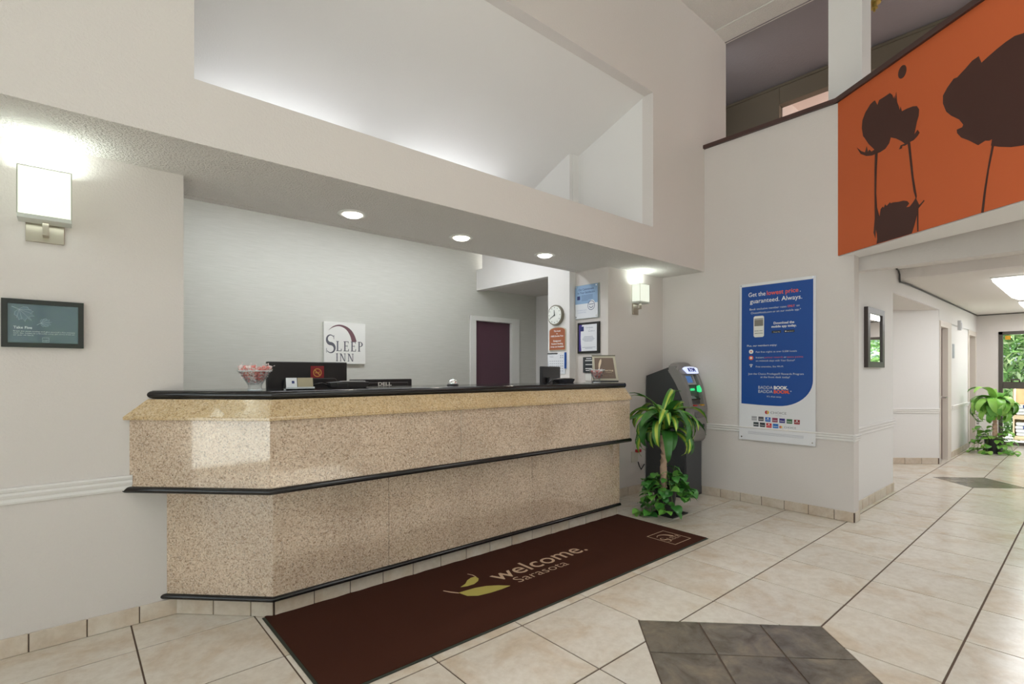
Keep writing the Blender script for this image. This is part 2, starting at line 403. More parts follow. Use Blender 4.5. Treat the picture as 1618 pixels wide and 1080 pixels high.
def base_run(name, p, q, h=.088, pitch=.21, t=.012, off=0, kind=True, parent=None, n_first=None):
    """a skirting of tiles along p->q, whose room side lies to the right of p->q"""
    p, q = Vector((p[0], p[1], 0)), Vector((q[0], q[1], 0)); L = (q - p).length; X = (q - p) / L
    fr = Fr(p, X, (0, 0, 1))
    root = build(name, MB().fbox(fr, 0, 0, 0, L, h - .004, t * .55), GROUT, parent, loc=tuple(p))
    if parent is None: root['kind'] = 'structure'
    a = -off
    while a < L:
        a0, a1 = max(a, 0) + .0025, min(a + pitch, L) - .0025
        if a1 - a0 > .015: build('tile', MB().fbox(fr, a0, .001, 0, a1, h, t), BTILE, root, bevel=.002, loc=tuple(fr.p((a0 + a1) / 2, 0, 0)), seg=1)
        a += pitch
    return root
def rail(name, p, q, z0=.70, z1=.78, ret=0):
    p, q = Vector((p[0], p[1], 0)), Vector((q[0], q[1], 0)); L = (q - p).length; X = (q - p) / L
    fr = Fr(p, X, (0, 0, 1)); h = z1 - z0
    prof = [(0, z0), (.008, z0), (.012, z0 + .01), (.010, z0 + h * .3), (.016, z0 + h * .42), (.02, z0 + h * .55), (.016, z0 + h * .68), (.022, z0 + h * .76), (.026, z0 + h * .9), (.022, z1), (0, z1)]
    m = MB(); n = len(prof)
    vs = [fr.p(-ret, b, c) for c, b in prof] + [fr.p(L + ret, b, c) for c, b in prof]
    m.add(vs, [tuple(range(n)), tuple(range(n, 2 * n))] + [(i, (i + 1) % n, n + (i + 1) % n, n + i) for i in range(n)])
    return struct(name, m, WALLW, loc=tuple(p))

# ------------------------------------------------------------ structure: walls
YW, YF, XP, XE, YP = 3.29, 2.782, 5.15, 5.283, 1.495
SZ = 2.385
struct('wall_left', MB().box(-4.15, YW, 0, .476, YW + .16, SZ + .05), WALL)
# wall over the desk, with the long open niche
struct('wall_front', MB().box(-4.15, YF, SZ, .445, YF + .12, 5.12).box(4.192, YF, SZ, 5.63, YF + .12, 5.12)
       .box(.445, YF, SZ, 4.192, YF + .12, 2.682).box(.445, YF, 3.962, 4.192, YF + .12, 5.12), WALL)
struct('ceiling_soffit', MB().box(-4.15, YF + .0005, SZ - .002, XP - .001, 3.70, SZ + .14), POP)
struct('trim_soffit', MB().box(.476, 3.63, SZ - .006, 4.15, 3.70, SZ + .002), POP)
# office behind the desk
struct('wall_office_left', MB().box(.30, YW + .16, 0, .44, 5.5, 4.0), PAPER)
wb = MB()
x0, x1, zt = 4.04, 4.66, 1.985
wb.box(.3, 5.382, 0, x0, 5.52, 4.0).box(x1, 5.382, 0, 5.3, 5.52, 4.0).box(x0, 5.382, zt, x1, 5.52, 4.0)
struct('wall_back', wb, PAPER)
struct('ceiling_office', MB().add([(.3, YF + .1, 3.96), (4.2, YF + .1, 3.96), (4.2, 3.853, 3.603), (.3, 3.853, 3.603), (.3, 5.42, 2.93), (4.2, 5.42, 2.93),
       (.3, YF + .1, 4.06), (4.2, YF + .1, 4.06), (4.2, 3.853, 3.703), (.3, 3.853, 3.703), (.3, 5.42, 3.03), (4.2, 5.42, 3.03)],
       [(0, 1, 2, 3), (3, 2, 5, 4), (6, 7, 8, 9), (9, 8, 11, 10), (0, 1, 7, 6), (4, 5, 11, 10)]), WALLW)
struct('wall_niche_side', MB().box(4.192, YF + .12, SZ + .14, 4.4, 3.72, 4.06).box(4.10, 3.72, SZ + .14, 4.4, 3.80, 4.06), WALLW)
struct('wall_clock_side', MB().box(4.057, 3.73, 0, 4.157, 4.054, 3.75).box(4.057, 4.054, 2.378, 4.157, 5.26, 3.75).box(4.057, 5.26, 2.378, 4.157, 5.382, 2.65), WALLW)
struct('pillar_poster', MB().box(4.158, YW, 0, XP, 3.73, SZ), WALL)
struct('wall_passage', MB().box(5.139, 3.73, 0, 5.3, 5.382, 2.6), WALLW)
struct('ceiling_passage', MB().box(4.157, 3.73, 2.402, 5.14, 5.382, 2.5), POP)
# plum door with white casing in the back wall
d3 = struct('door_back', MB().box(x0 + .003, 5.41, .005, x1 - .003, 5.45, zt - .003), DOORP, bevel=.002)
fr = facing_s(0, 5.382)
struct('trim_door_back', MB().fbox(fr, x0 - .095, 0, -.10, x0 + .002, zt + .06, .018).fbox(fr, x1 - .002, 0, -.10, x1 + .14, zt + .06, .018).fbox(fr, x0 - .095, zt - .002, -.10, x1 + .14, zt + .06, .02), WHITE, bevel=.004)
# right wall with the banner, its cap and the pillar behind
struct('wall_right', MB().box(XP, 1.40, 0, XE, 3.80, 3.695), WALL)
struct('pillar_corridor', MB().box(XE, YP, 0, 6.858, 1.66, 2.55), WALLW)
struct('wall_corridor', MB().box(6.858, YP, 2.19, 9.336, YP + .16, 2.55).box(9.336, YP, 2.03, 12.7, YP + .16, 2.55)
       .box(9.336, YP, 0, 9.37, YP + .16, 1.975).box(9.336, YP, 1.975, 12.7, YP + .16, 2.04).box(9.89, YP, 0, 11.80, YP + .16, 1.975).box(12.447, YP, 0, 12.7, YP + .16, 1.975), WALLW)
frd = Fr((8.17, 2.592, 0), (1.166, -1.092, 0), (0, 0, 1)); DL = 1.5975
struct('wall_alcove', MB().fbox(frd, 0, 0, -.02, DL, 2.2, 0).box(6.7, 2.7, 0, 8.4, 2.8, 2.3), WALLW)
struct('ceiling_alcove', MB().box(6.6, YP + .02, 2.185, 9.4, 2.8, 2.25), CEIL)
struct('wall_end', MB().box(12.67, 1.20, 0, 12.8, 1.7, 2.6).box(12.67, -1.8, 2.03, 12.8, 1.20, 2.6).box(12.67, -1.8, 0, 12.8, -.9, 2.03), WALL)
struct('ceiling_corridor', MB().box(5.35, -4.2, 2.46, 7.08, YP, 2.6).box(7.08, -1.8, 2.355, 12.8, YP, 2.5), CEIL)
struct('beam_corridor', MB().box(5.35, -4.2, 2.212, 5.46, YP, 2.9), WALL)
struct('beam_corridor_step', MB().box(7.06, -1.8, 2.352, 7.16, YP, 2.5), WALL)
struct('wall_corridor_south', MB().box(7.08, -1.9, 0, 12.8, -1.6, 2.6).box(7.08, -4.2, 0, 7.2, -1.6, 2.6), WALL)
# rest of the lobby shell, behind the camera
struct('ceiling', MB().box(-4.2, -4.3, 5.062, 5.40, YF + .12, 5.2), POP)
struct('beam_lobby', MB().add([(5.38, -4.3, 5.062), (5.63, -4.3, 5.024), (5.63, YF + .1, 5.024), (5.38, YF + .1, 5.062), (5.38, -4.3, 5.3), (5.63, -4.3, 5.3), (5.63, YF + .1, 5.3), (5.38, YF + .1, 5.3)],
       [(0, 1, 2, 3), (4, 5, 6, 7), (0, 3, 7, 4), (1, 2, 6, 5), (0, 1, 5, 4), (2, 3, 7, 6)]), POP)
struct('trim_beam', MB().box(5.372, -4.3, 5.054, 5.388, YF, 5.066), WHITE)
# west storefront
sf = MB().box(-4.2, 2.36, 0, -4.05, YW + .1, 5.1).box(-4.2, -4.3, 0, -4.05, -3.9, 5.1).box(-4.2, -3.9, 2.95, -4.05, 2.36, 3.35).box(-4.2, -3.9, 4.75, -4.05, 2.36, 5.1)
struct('wall_west', sf, WALL)
ws = MB().box(-4.2, -4.3, 0, -2.2, -4.15, 5.1).box(.6, -4.3, 0, 7.2, -4.15, 3.35).box(-2.2, -4.3, 2.95, .6, -4.15, 3.35).box(-2.2, -4.3, 3.35, .0, -4.15, 5.1).box(6.8, -4.3, 3.35, 7.2, -4.15, 5.1).box(0, -4.3, 4.75, 6.8, -4.15, 5.1).box(-2.2, -4.3, 0, .6, -4.15, .08)
struct('wall_south', ws, WALL)
def windows(n, fr, a0, a1, b0, b1, cols, rows):
    r = MB(); t = .05
    for i in range(cols + 1):
        a = a0 + (a1 - a0) * i / cols; r.fbox(fr, a - t / 2, b0, -.06, a + t / 2, b1, .02)
    for j in range(rows + 1):
        b = b0 + (b1 - b0) * j / rows; r.fbox(fr, a0, b - t / 2, -.05, a1, b + t / 2, .01)
    root = struct('window_%d' % n, r, BRONZE)
    for i in range(cols):
        for j in range(rows):
            x0_, x1_ = a0 + (a1 - a0) * i / cols, a0 + (a1 - a0) * (i + 1) / cols; y0_, y1_ = b0 + (b1 - b0) * j / rows, b0 + (b1 - b0) * (j + 1) / rows
            build('pane', MB().fbox(fr, x0_ + .02, y0_ + .02, -.025, x1_ - .02, y1_ - .02, -.019), GLASS, root)
frw = Fr((-4.1, 0, 0), (0, 1, 0), (0, 0, 1)); frs = Fr((0, -4.2, 0), (-1, 0, 0), (0, 0, 1))
windows(1, frw, -3.9, 2.36, .03, 2.95, 5, 2); windows(2, frw, -3.9, 2.36, 3.35, 4.75, 5, 1)
windows(3, frs, -.6, 2.2, .08, 2.95, 3, 2); windows(4, frs, -6.8, 0, 3.35, 4.75, 6, 1)  # upper south row is unseen, added and set eastward to balance the light
# mezzanine
MA = Vector((5.15, 1.518, 0)); MD = Vector((-.564, -.826, 0)).normalized()
ML = 3.3; ME = MA + MD * ML
frm = Fr(MA, MD, (0, 0, 1))                                  # the mural wall, seen from the lobby
nb = frm.n
b1_ = Vector((5.334, 1.457, 0)); b2_ = Vector((4.805, .332, 0)); b3_ = b2_ + (b2_ - b1_) * 1.75
struct('wall_mezzanine_guard', MB().fbox(frm, .0, 2.33, -.14, ML, 3.70, 0)
       .zprism([(MA.x, MA.y), (ME.x, ME.y), (b3_.x, b3_.y), (b1_.x, b1_.y)], 2.326, 2.45), WALLW)
frm2 = Fr(ME, (0, -1, 0), (0, 0, 1))
struct('wall_mezzanine_side', MB().fbox(frm2, -.02, 2.33, -.14, 2.9, 3.70, 0), WALLW)
struct('ceiling_under_mezzanine', MB().zprism([(MA.x + .1, MA.y), (ME.x, ME.y), (ME.x, -4.2), (5.4, -4.2), (5.4, YP), (5.3, YP)], 2.72, 2.84), CEIL)
capm = MB().box(XP - .035, 1.50, 3.69, XE + .13, YF, 3.728)
capm.fbox(frm, -.03, 3.69, -.17, ML + .02, 3.735, .03).fbox(frm2, -.02, 3.69, -.17, 2.9, 3.735, .03)
struct('trim_cap_rail', capm, CAP, bevel=.004)
mzc = MB().box(5.60, -4.2, 5.026, 7.1, 3.9, 5.15)
struct('ceiling_mezzanine', mzc, MEZC)
xm = 6.95
mw = MB().box(xm, 2.733, 2.8, xm + .12, 4.0, 5.03).box(xm, -4.2, 4.768, xm + .12, 2.733, 5.03).box(xm, -4.2, 2.8, xm + .12, -.6, 5.03).box(5.6, 3.75, 2.8, 7.0, 3.9, 5.03)
struct('wall_mezzanine_back', mw, MEZW)
struct('trim_mezzanine_back', MB().box(xm - .02, -4.2, 4.985, xm, 3.75, 5.01).box(xm - .012, 2.722, 2.8, xm - .0, 2.740, 5.0), MEZW)
struct('floor_mezzanine', MB().box(5.3, -4.2, 2.62, 10.2, 3.9, 2.8), CEIL)
struct('wall_mezzanine_room', MB().box(xm + .1, 2.733, 2.8, 10, 2.83, 5.0).box(10, -4.2, 2.8, 10.1, 2.83, 5.0), PINK)
struct('ceiling_mezzanine_room', MB().box(xm + .121, -4.2, 4.92, 10.1, 2.8, 5.02), PINK)
struct('column_mezzanine', MB().box(5.30, 1.38, 3.0, 5.566, 1.645, 5.10), WALLW)
area('mezzanine_room_light', (8.4, .9, 4.4), (PI, 0, 0), 1.2, 1.2, 45, (1, .88, .82))

# skirtings and chair rails
base_run('baseboard_left', (-1.7, YW), (.472, YW), off=.12)
base_run('baseboard_desk_side', (4.158, YW), (XP, YW), off=.1)
base_run('baseboard_right', (XP, YW), (XP, 1.40), off=.15)
base_run('baseboard_wall_end', (XP, 1.40), (XE, 1.40), pitch=.2)
base_run('baseboard_pillar', (XE, YP), (6.858, YP), h=.092)
base_run('baseboard_alcove', tuple(frd.p(.2, 0)[:2]), tuple(frd.p(DL - .0, 0)[:2]), pitch=.23)
base_run('baseboard_corridor', (10.16, YP), (11.76, YP), pitch=.25)
rail('trim_chair_rail_left', (-4.0, YW), (.25, YW), .70, .778)
rail('trim_chair_rail_right', (XP, YW), (XP, 1.40), .700, .762, ret=0)
rail('trim_chair_rail_end', (XP - .02, 1.40), (XE, 1.40), .700, .762)
rail('trim_chair_rail_pillar', (XE + .02, YP), (6.88, YP), .705, .79)
rail('trim_chair_rail_alcove', tuple(frd.p(.1, 0)[:2]), tuple(frd.p(DL, 0)[:2]), .72, .79)
rail('trim_chair_rail_corridor', (10.2, YP), (11.75, YP), .72, .79)

# corridor doors
def corridor_door(n, x0, x1, t, zt, handle=True):
    fr = facing_s(0, YP)
    d = struct('door_%d' % n, MB().fbox(fr, x0, .01, -t - .04, x1, zt, -t), DOORB)
    L_, R_ = (.028, .26) if n == 1 else (.09, .12)
    struct('trim_door_%d' % n, MB().fbox(fr, x0 - L_, 0, -t + .001, x0 + .004, zt + .08, .012).fbox(fr, x1 - .006, 0, -t + .001, x1 + R_, zt + .08, .012).fbox(fr, x0 - L_ + .001, zt - .004, -t + .002, x1 + R_ - .001, zt + .081, .014), CASING)
    if handle:
        h = MB(); hx = x0 + .40
        h.tube([fr.p(hx, .93, -t), fr.p(hx, .93, -t + .012)], .034, 16).tube([fr.p(hx, .93, -t), fr.p(hx, .93, -t + .06)], .011, 10).tube([fr.p(hx, .93, -t + .055), fr.p(hx + .06, .935, -t + .058), fr.p(hx + .12, .925, -t + .05)], .010, 8)
        build('door_handle', h, CHROME, d, smooth=True)
corridor_door(1, 9.37, 9.89, .055, 1.96)
corridor_door(2, 11.80, 12.447, .075, 1.95, False)
# glazed end door with push bar
fe = facing_w(12.67, 0)
a = lambda y: -y
gd = MB()
gd.fbox(fe, a(1.20), 0, -.10, a(1.145), 2.03, .01).fbox(fe, a(1.20), 1.975, -.10, a(-.9), 2.03, .01).fbox(fe, a(1.145), 1.01, -.06, a(-.9), 1.13, -.005).fbox(fe, a(1.145), 0, -.06, a(-.9), .06, -.005).fbox(fe, a(.18), 0, -.08, a(.12), 1.98, 0)
door3 = struct('door_3', gd, BRONZE, bevel=.003)
build('pane', MB().fbox(fe, a(1.145), 1.13, -.04, a(.18), 1.975, -.034), GLASS, door3)
build('pane', MB().fbox(fe, a(1.145), .06, -.04, a(.18), 1.01, -.034), GLASS, door3)
build('pane', MB().fbox(fe, a(.12), .06, -.04, a(-.9), 1.975, -.034), GLASS, door3)
hb = MB().tube([fe.p(a(1.03), 1.13, .0), fe.p(a(1.03), 1.17, .05), fe.p(a(.93), 1.17, .05), fe.p(a(.93), 1.13, 0)], .014, 8)
build('door_handle', hb, BRONZE, door3)
build('sticker', MB().fbox(fe, a(1.115), 1.885, -.033, a(1.045), 1.955, -.0325), YELL, door3)
# conduit along the corridor ceiling corner
tag(build('cable', MB().tube([(6.95, YP - .012, 2.455), (7.03, YP - .012, 2.445), (7.045, YP - .02, 2.40), (7.05, YP - .02, 2.345), (7.10, YP - .014, 2.325), (7.3, YP - .012, 2.335), (7.6, YP - .012, 2.343), (12.65, YP - .012, 2.345), (12.655, YP - .1, 2.345), (12.655, -1.5, 2.345)], .009, 6), CABLE),
    'thin dark cable run along the corridor wall just under the ceiling', 'cable')
# outside, beyond the end door and the storefront
struct('ground', MB().box(-14, -16, -.3, 24, 9, -.125), CONCR)
struct('ground_terrace', MB().box(12.8, -3, -.12, 15.4, 3, -.0), CONCR)
# ------------------------------------------------------------ reception desk
DR = 3.79                                                     # right end
def dpath(o, x_end=DR, wall=YW):
    """plan line of a face standing o in front of the lower panel: wall end, chamfer corner, right end"""
    cx, cy = .819 - .414 * o, 2.87 - o
    return [(cx - (wall - cy), wall), (cx, cy), (x_end, cy)]
def dstrip(o0, o1, z0, z1, seg, cut=None, g=.0):
    """slab piece between offsets o0<o1 along segment seg (0 chamfer, 1 front), optional x range on the front"""
    a, b = dpath(o0), dpath(o1)
    if seg == 0: q = [a[0], a[1], b[1], b[0]]
    else:
        xa0, xb0 = a[1][0], b[1][0]; x1 = DR
        if cut:
            if cut[0] is not None: xa0 = xb0 = cut[0] + g
            if cut[1] is not None: x1 = cut[1] - g
        q = [(xa0, a[1][1]), (x1, a[1][1]), (x1, b[1][1]), (xb0, b[1][1])]
    return MB().zprism(q, z0, z1)
desk = thing('reception_desk', 'long granite reception desk with black top and trim, angled at its left end', 'desk', (2.2, 2.9, 0))
bd = MB(); p = dpath(-.03)
bd.zprism([p[0], p[1], (DR - .01, p[1][1]), (DR - .01, 3.30), (.5, 3.30)], .09, 1.16)
build('body', bd, simple('desk_body_laminate', srgb(150, 128, 104), .6), desk)
ba = dpath(-.035)
base_run('base', ba[0], ba[1], h=.095, parent=desk, off=-.0)
base_run('base', ba[1], (DR + .01, ba[1][1]), h=.095, parent=desk)
for seg, cut in ((0, None), (1, (None, 1.49)), (1, (1.49, 2.70)), (1, (2.70, 3.70)), (1, (3.70, None))):
    build('lower_panel', dstrip(-.031, 0, .115, .70, seg, cut, .0012), GRAN, desk, bevel=.0015, seg=1)
for seg, cut in ((0, None), (1, (None, 1.95)), (1, (1.95, 3.10)), (1, (3.10, None))):
    build('upper_panel', dstrip(-.031, .114, .715, 1.068, seg, cut, .0012), GRAN, desk, bevel=.0015, seg=1)
def sloped(seg, cut=None):
    b0, b1, t0 = dpath(.134), dpath(.134), dpath(.06)
    c = dpath(-.02)
    m = MB()
    def quad(path_b, path_t, za, zb):
        return path_b, path_t
    def ends(P):
        if seg == 0: return [P[0], P[1]]
        xa = P[1][0] if not cut or cut[0] is None else cut[0]; xb = DR if not cut or cut[1] is None else cut[1]
        return [(xa, P[1][1]), (xb, P[1][1])]
    rows = [(dpath(.134), 1.062), (dpath(.134), 1.078), (dpath(.060), 1.166), (dpath(-.02), 1.166), (dpath(-.02), 1.062)]
    A = [(*ends(P)[0], z) for P, z in rows]; B = [(*ends(P)[1], z) for P, z in rows]; n = len(rows)
    m.add(A + B, [tuple(range(n)), tuple(range(n, 2 * n))] + [(i, (i + 1) % n, n + (i + 1) % n, n + i) for i in range(n)])
    return m
for seg, cut in ((0, None), (1, (None, 1.95)), (1, (1.951, 3.10)), (1, (3.101, None))):
    build('sloped_panel', sloped(seg, cut), GRANY, desk, bevel=.002, seg=1)
def bullnose(o, z0, z1, inner, prof=6):
    r = (z1 - z0) / 2; rows = [(dpath(-inner), z0)]
    for i in range(prof + 1):
        a = -PI / 2 + PI * i / prof; rows.append((dpath(o - r + r * math.cos(a)), z0 + r + r * math.sin(a)))
    rows.append((dpath(-inner), z1)); n = len(rows); m = MB(); vs = []
    for k in range(3): vs += [(*P[k], z) for P, z in rows]
    fs = [tuple(range(n)), tuple(range(2 * n, 3 * n))]
    for k in (0, 1): fs += [(k * n + i, k * n + (i + 1) % n, (k + 1) * n + (i + 1) % n, (k + 1) * n + i) for i in range(n)]
    return m.add(vs, fs)
build('trim', bullnose(.020, .093, .120, .02), BLACK, desk, smooth=True)
build('trim', bullnose(.136, .686, .718, .02), BLACK, desk, smooth=True)
ct = bullnose(.062, 1.168, 1.209, .0)
# the black top: a slab with a rounded front and a rounded right end
ctop = MB(); P = dpath(.045)
ctop.zprism([(P[0][0], YW - .001), P[1], (DR + .02, P[1][1]), (DR + .02, 3.34), (.49, 3.34), (.49, YW - .001)], 1.168, 1.2095)
build('countertop', ctop, BLACK, desk)
build('countertop_edge', ct, BLACK, desk, smooth=True)
build('countertop_edge', MB().tube([(DR + .018, P[1][1] - .0, 1.189), (DR + .018, 3.34, 1.189)], .0205, 12), BLACK, desk, smooth=True)
# clerk's work surface behind it
wk = thing('work_counter', 'low work counter hidden behind the reception desk', 'counter', (2.2, 3.7, 0))
build('worktop', MB().box(.5, 3.40, .75, 3.95, 3.95, .79), WHITE, wk, bevel=.003)
build('body', MB().box(.52, 3.45, 0, 3.9, 3.9, .75), simple('counter_laminate', srgb(120, 104, 90), .6), wk)

# ------------------------------------------------------------ monitors and desk clutter
def monitor(label, cx, cy, wd, ztop, ht, rot=0.0, sticker=False, logo=False, ledge=True):
    m = thing('monitor', label, 'monitor', (cx, cy, .79))
    R = Matrix.Rotation(rot, 4, 'Z')
    X = R @ Vector((1, 0, 0)); fr = Fr((cx, cy, 0), X, (0, 0, 1))
    zb = ztop - ht
    build('casing', MB().fbox(fr, -wd / 2, zb, -.02, wd / 2, ztop, .012), BLKP, m, bevel=.006)
    build('screen', MB().fbox(fr, -wd / 2 + .015, zb + .015, -.022, wd / 2 - .015, ztop - .015, -.0195), simple('dark_screen', srgb(14, 16, 22), .1), m)
    bk = MB()
    if ledge:
        bk.fpoly(fr, [(-wd * .32, zb + .02), (wd * .34, zb + .02), (wd * .34, ztop - ht * .36), (wd * .31, ztop - ht * .32), (-wd * .29, ztop - ht * .32), (-wd * .32, ztop - ht * .36)], .012, .045)
    build('back_housing', bk if ledge else MB().fbox(fr, -wd * .44, zb + .02, .012, wd * .42, ztop - .025, .03), BLKP, m, bevel=.006)
    build('stand', MB().fbox(fr, -.04, .80, .01, .04, ztop - ht * .5, .05).ell(Fr((cx, cy, .79), (1, 0, 0), (0, 1, 0)), 0, 0, .13, .10, 0, .015), BLKP, m)
    if logo:
        build('lettering', MB().text(fr, 'DELL', -.02 + .03, ztop - .050, .026, .0312, w=.115, bold=.035), simple('silver_lettering', srgb(214, 214, 210), .3), m)
    return m, fr
m1, f1 = monitor('tall black monitor seen from behind, with a maroon sticker, left end of desk', 1.222, 3.50, .53, 1.376, .34, 0)
sx, sz = .055, 1.304
st = MB().fbox(f1, sx - .045, sz - .042, .0125, sx + .045, sz + .045, .0145)
no_smoke = build('no_smoking_sticker', st, simple('maroon_sticker', srgb(140, 36, 44), .4), m1)
rg = MB(); n = 28
for r0, r1 in ((.023, .029),):
    vs = [f1.p(sx + r * math.cos(2 * PI * i / n), sz + r * math.sin(2 * PI * i / n), .0152) for r in (r0, r1) for i in range(n)]
    rg.add(vs, [(i, (i + 1) % n, n + (i + 1) % n, n + i) for i in range(n)])
rg.fpoly(f1, [(sx - .019, sz + .014), (sx - .014, sz + .019), (sx + .019, sz - .014), (sx + .014, sz - .019)], .0148, .0153)
rg.fbox(f1, sx - .016, sz - .004, .0148, sx + .014, sz + .002, .0152).fbox(f1, sx + .012, sz + .002, .0148, sx + .015, sz + .012, .0152)
build('lettering', rg, simple('gold_ink', srgb(206, 150, 80), .5), no_smoke)
monitor('low wide black monitor with silver lettering, right of the tall one', 1.86, 3.70, .52, 1.2525, .32, 0, logo=True, ledge=False)
monitor('black monitor at the right end of the desk, beside the smaller candy bowl', 3.60, 3.56, .50, 1.362, .33, .42)

def bowl(label, cx, cy, h, r, fill, cand):
    z = 1.2095
    b = thing('candy_bowl', label, 'bowl', (cx, cy, z))
    t = .003
    n = 32
    rb = r * .42
    prof = [(rb, 0), (rb, .012), (rb * .92, .018), (rb * .98, .028), (r, h), (r - t, h), (rb * .98 - t, .032), (.001, .030)]
    build('glass_body', MB().lathe((cx, cy, z), prof, n), BOWLG, b, smooth=True)
    rim = MB(); vs = []
    rim.tube([(cx + r * math.cos(2 * PI * i / n), cy + r * math.sin(2 * PI * i / n), z + h) for i in range(n + 1)], .0028, 5, cap=False)
    build('rim', rim, ACR, b)
    build('foot', MB().lathe((cx, cy, z), [(rb + .001, 0), (rb + .001, .006), (.002, .0061)], n), ACR, b)
    m = MB(); random.seed(int(cx * 100))
    k = 0
    for q in range(cand):
        zz = .045 + (h * fill - .035) * random.random() ** .6
        rr = (rb + (r - rb) * (zz - .028) / (h - .028)) - .016
        a = random.random() * 2 * PI; d = rr * math.sqrt(random.random())
        if random.random() < .55: d = rr * .93
        s = random.uniform(.009, .014)
        c = Vector((cx + d * math.cos(a), cy + d * math.sin(a), z + zz))
        R = Matrix.Rotation(random.random() * 6, 3, Vector((random.random() - .5, random.random() - .5, random.random() - .5)).normalized())
        wrap = random.random() < .4
        pts = [c + R @ Vector(p) * s for p in ((1, 0, 0), (0, 1, 0), (-1, 0, 0), (0, -1, 0), (0, 0, .7), (0, 0, -.7))]
        m.add(pts, [(0, 1, 4), (1, 2, 4), (2, 3, 4), (3, 0, 4), (1, 0, 5), (2, 1, 5), (3, 2, 5), (0, 3, 5)], 1 if wrap else 0)
        if wrap:
            pts = [c + R @ Vector(p) * s for p in ((1, 0, 0), (1.9, .5, .2), (1.9, -.5, -.2), (-1, 0, 0), (-1.9, .5, -.2), (-1.9, -.5, .2))]
            m.add(pts, [(0, 1, 2), (3, 4, 5)], 1)
    o = tag(build('candy', m, [CANDY, CANDW], loc=(cx, cy, z + .03)), 'pink and white wrapped sweets filling the ' + ('left glass bowl, piled to the brim' if cand > 200 else 'right glass bowl, about two thirds full'), 'candy')
    stuff(o)
    return b
bowl('wide flared glass bowl heaped with pink sweets, left end of the black counter', .76, 2.99, .105, .083, 1.12, 420)
bowl('smaller flared glass bowl of pale pink sweets, before the standing sign', 3.70, 3.06, .118, .074, .82, 200)

# business cards in a holder
f = facing_s(.985, 2.93, 1.2095)
ch = thing('card_holder', 'small clear holder of white and tan cards in front of the tall monitor', 'card holder', (.985, 2.93, 1.2095))
build('tray', MB().fbox(f, -.085, 0, -.03, .07, .006, .01).fbox(f, -.085, 0, .004, .07, .016, .010), ACR, ch)
lean = Fr((.985, 2.935, 1.2145), (1, 0, 0), (0, .18, 1))
build('card', MB().fbox(lean, -.080, 0, 0, -.022, .062, .004), PAPERW, ch)
build('card', MB().fbox(lean, -.018, 0, 0, .066, .062, .004), simple('tan_card', srgb(176, 166, 140), .6), ch)
build('lettering', MB().fbox(lean, -.050, .030, .0041, -.036, .045, .0047), INKN, ch)
# card terminals
def terminal(label, x, y, sc=1.0, flip=1):
    t = thing('card_terminal', label, 'card terminal', (x, y, 1.2095))
    f = Fr((x, y, 1.2095), (1, -.1 * flip, 0), (0, 0, 1))
    build('body', MB().fpoly(f, [(-.09 * sc, 0), (.10 * sc, 0), (.12 * sc, .022), (.12 * sc, .036), (-.02, .040), (-.10 * sc, .034)], -.05, .03), BLKP, t, bevel=.004)
    build('keypad', MB().fbox(f, -.03, .037, -.04, .10 * sc, .043, .022), GREYP, t, bevel=.002)
    build('cable', MB().tube([f.p(-.09 * sc, .012, 0), f.p(-.13 * sc, .03, .0), f.p(-.17 * sc, .022, .01), f.p(-.19 * sc, .007, .0)], .006, 6), BLKP, t)
    build('stand', MB().fbox(f, -.06 * sc, 0, -.03, .0, .030, .034), BLKP, t, bevel=.003)
    return t
terminal('black card terminal with a coiled lead between the card holder and the low wide monitor', 1.33, 3.13, 1.15)
terminal('black card terminal just left of the smaller bowl, before the right-hand monitor', 3.40, 3.20, 1.1, -1)
# call bell
cb = thing('call_bell', 'small chrome call bell alone in the middle of the black counter', 'bell', (2.12, 3.10, 1.2095))
build('base', MB().lathe((2.12, 3.10, 1.2095), [(.042, 0), (.042, .008), (.036, .012), (.001, .012)], 24), BLKP, cb)
build('dome', MB().lathe((2.12, 3.10, 1.2095), [(.036, .014), (.036, .020), (.031, .034), (.019, .043), (.006, .046), (.001, .046)], 24), CHROME, cb, smooth=True)
build('button', MB().lathe((2.12, 3.10, 1.2095), [(.006, .046), (.006, .052), (.001, .053)], 12), CHROME, cb)
# standing framed sign with a feather
fs_ = Fr((3.93, 3.16, 1.2095), (.755, -.655, 0), (.03, .03, 1))
sg = thing('standing_sign', 'cream framed standing sign with a feather on taupe, right end of the counter', 'sign', (3.93, 3.16, 1.2095))
build('base', MB().fbox(fs_, -.115, 0, -.03, .135, .014, .03), BLKP, sg)
build('frame', MB().fpoly(fs_, [(-.11, .014), (.14, .014), (.105, .255), (-.115, .255)], -.008, .006), CREAM, sg, bevel=.002)
build('panel', MB().fpoly(fs_, [(-.085, .035), (.115, .035), (.085, .235), (-.095, .235)], .006, .008), TAUPE, sg)
build('cap', MB().fbox(fs_, -.118, .252, -.012, .108, .262, .010), simple('olive_grey_bar', srgb(120, 116, 98), .5), sg)
ft = MB().fpoly(fs_, [(-.052, .125), (-.046, .122), (-.040, .145), (-.030, .18), (-.026, .21), (-.032, .228), (-.044, .21), (-.054, .18), (-.056, .15)], .0082, .0088)
ft.fpoly(fs_, [(-.052, .095), (-.049, .095), (-.047, .124), (-.051, .124)], .0082, .0088)
ft.text(fs_, 'simmering', .012, .108, .014, .0090, w=.155, bold=.02).text(fs_, 'MOMENTS', .045, .092, .006, .0090, w=.06).text(fs_, '------ -----', .04, .06, .006, .0090, w=.10)
build('lettering', ft, FEATH, sg)

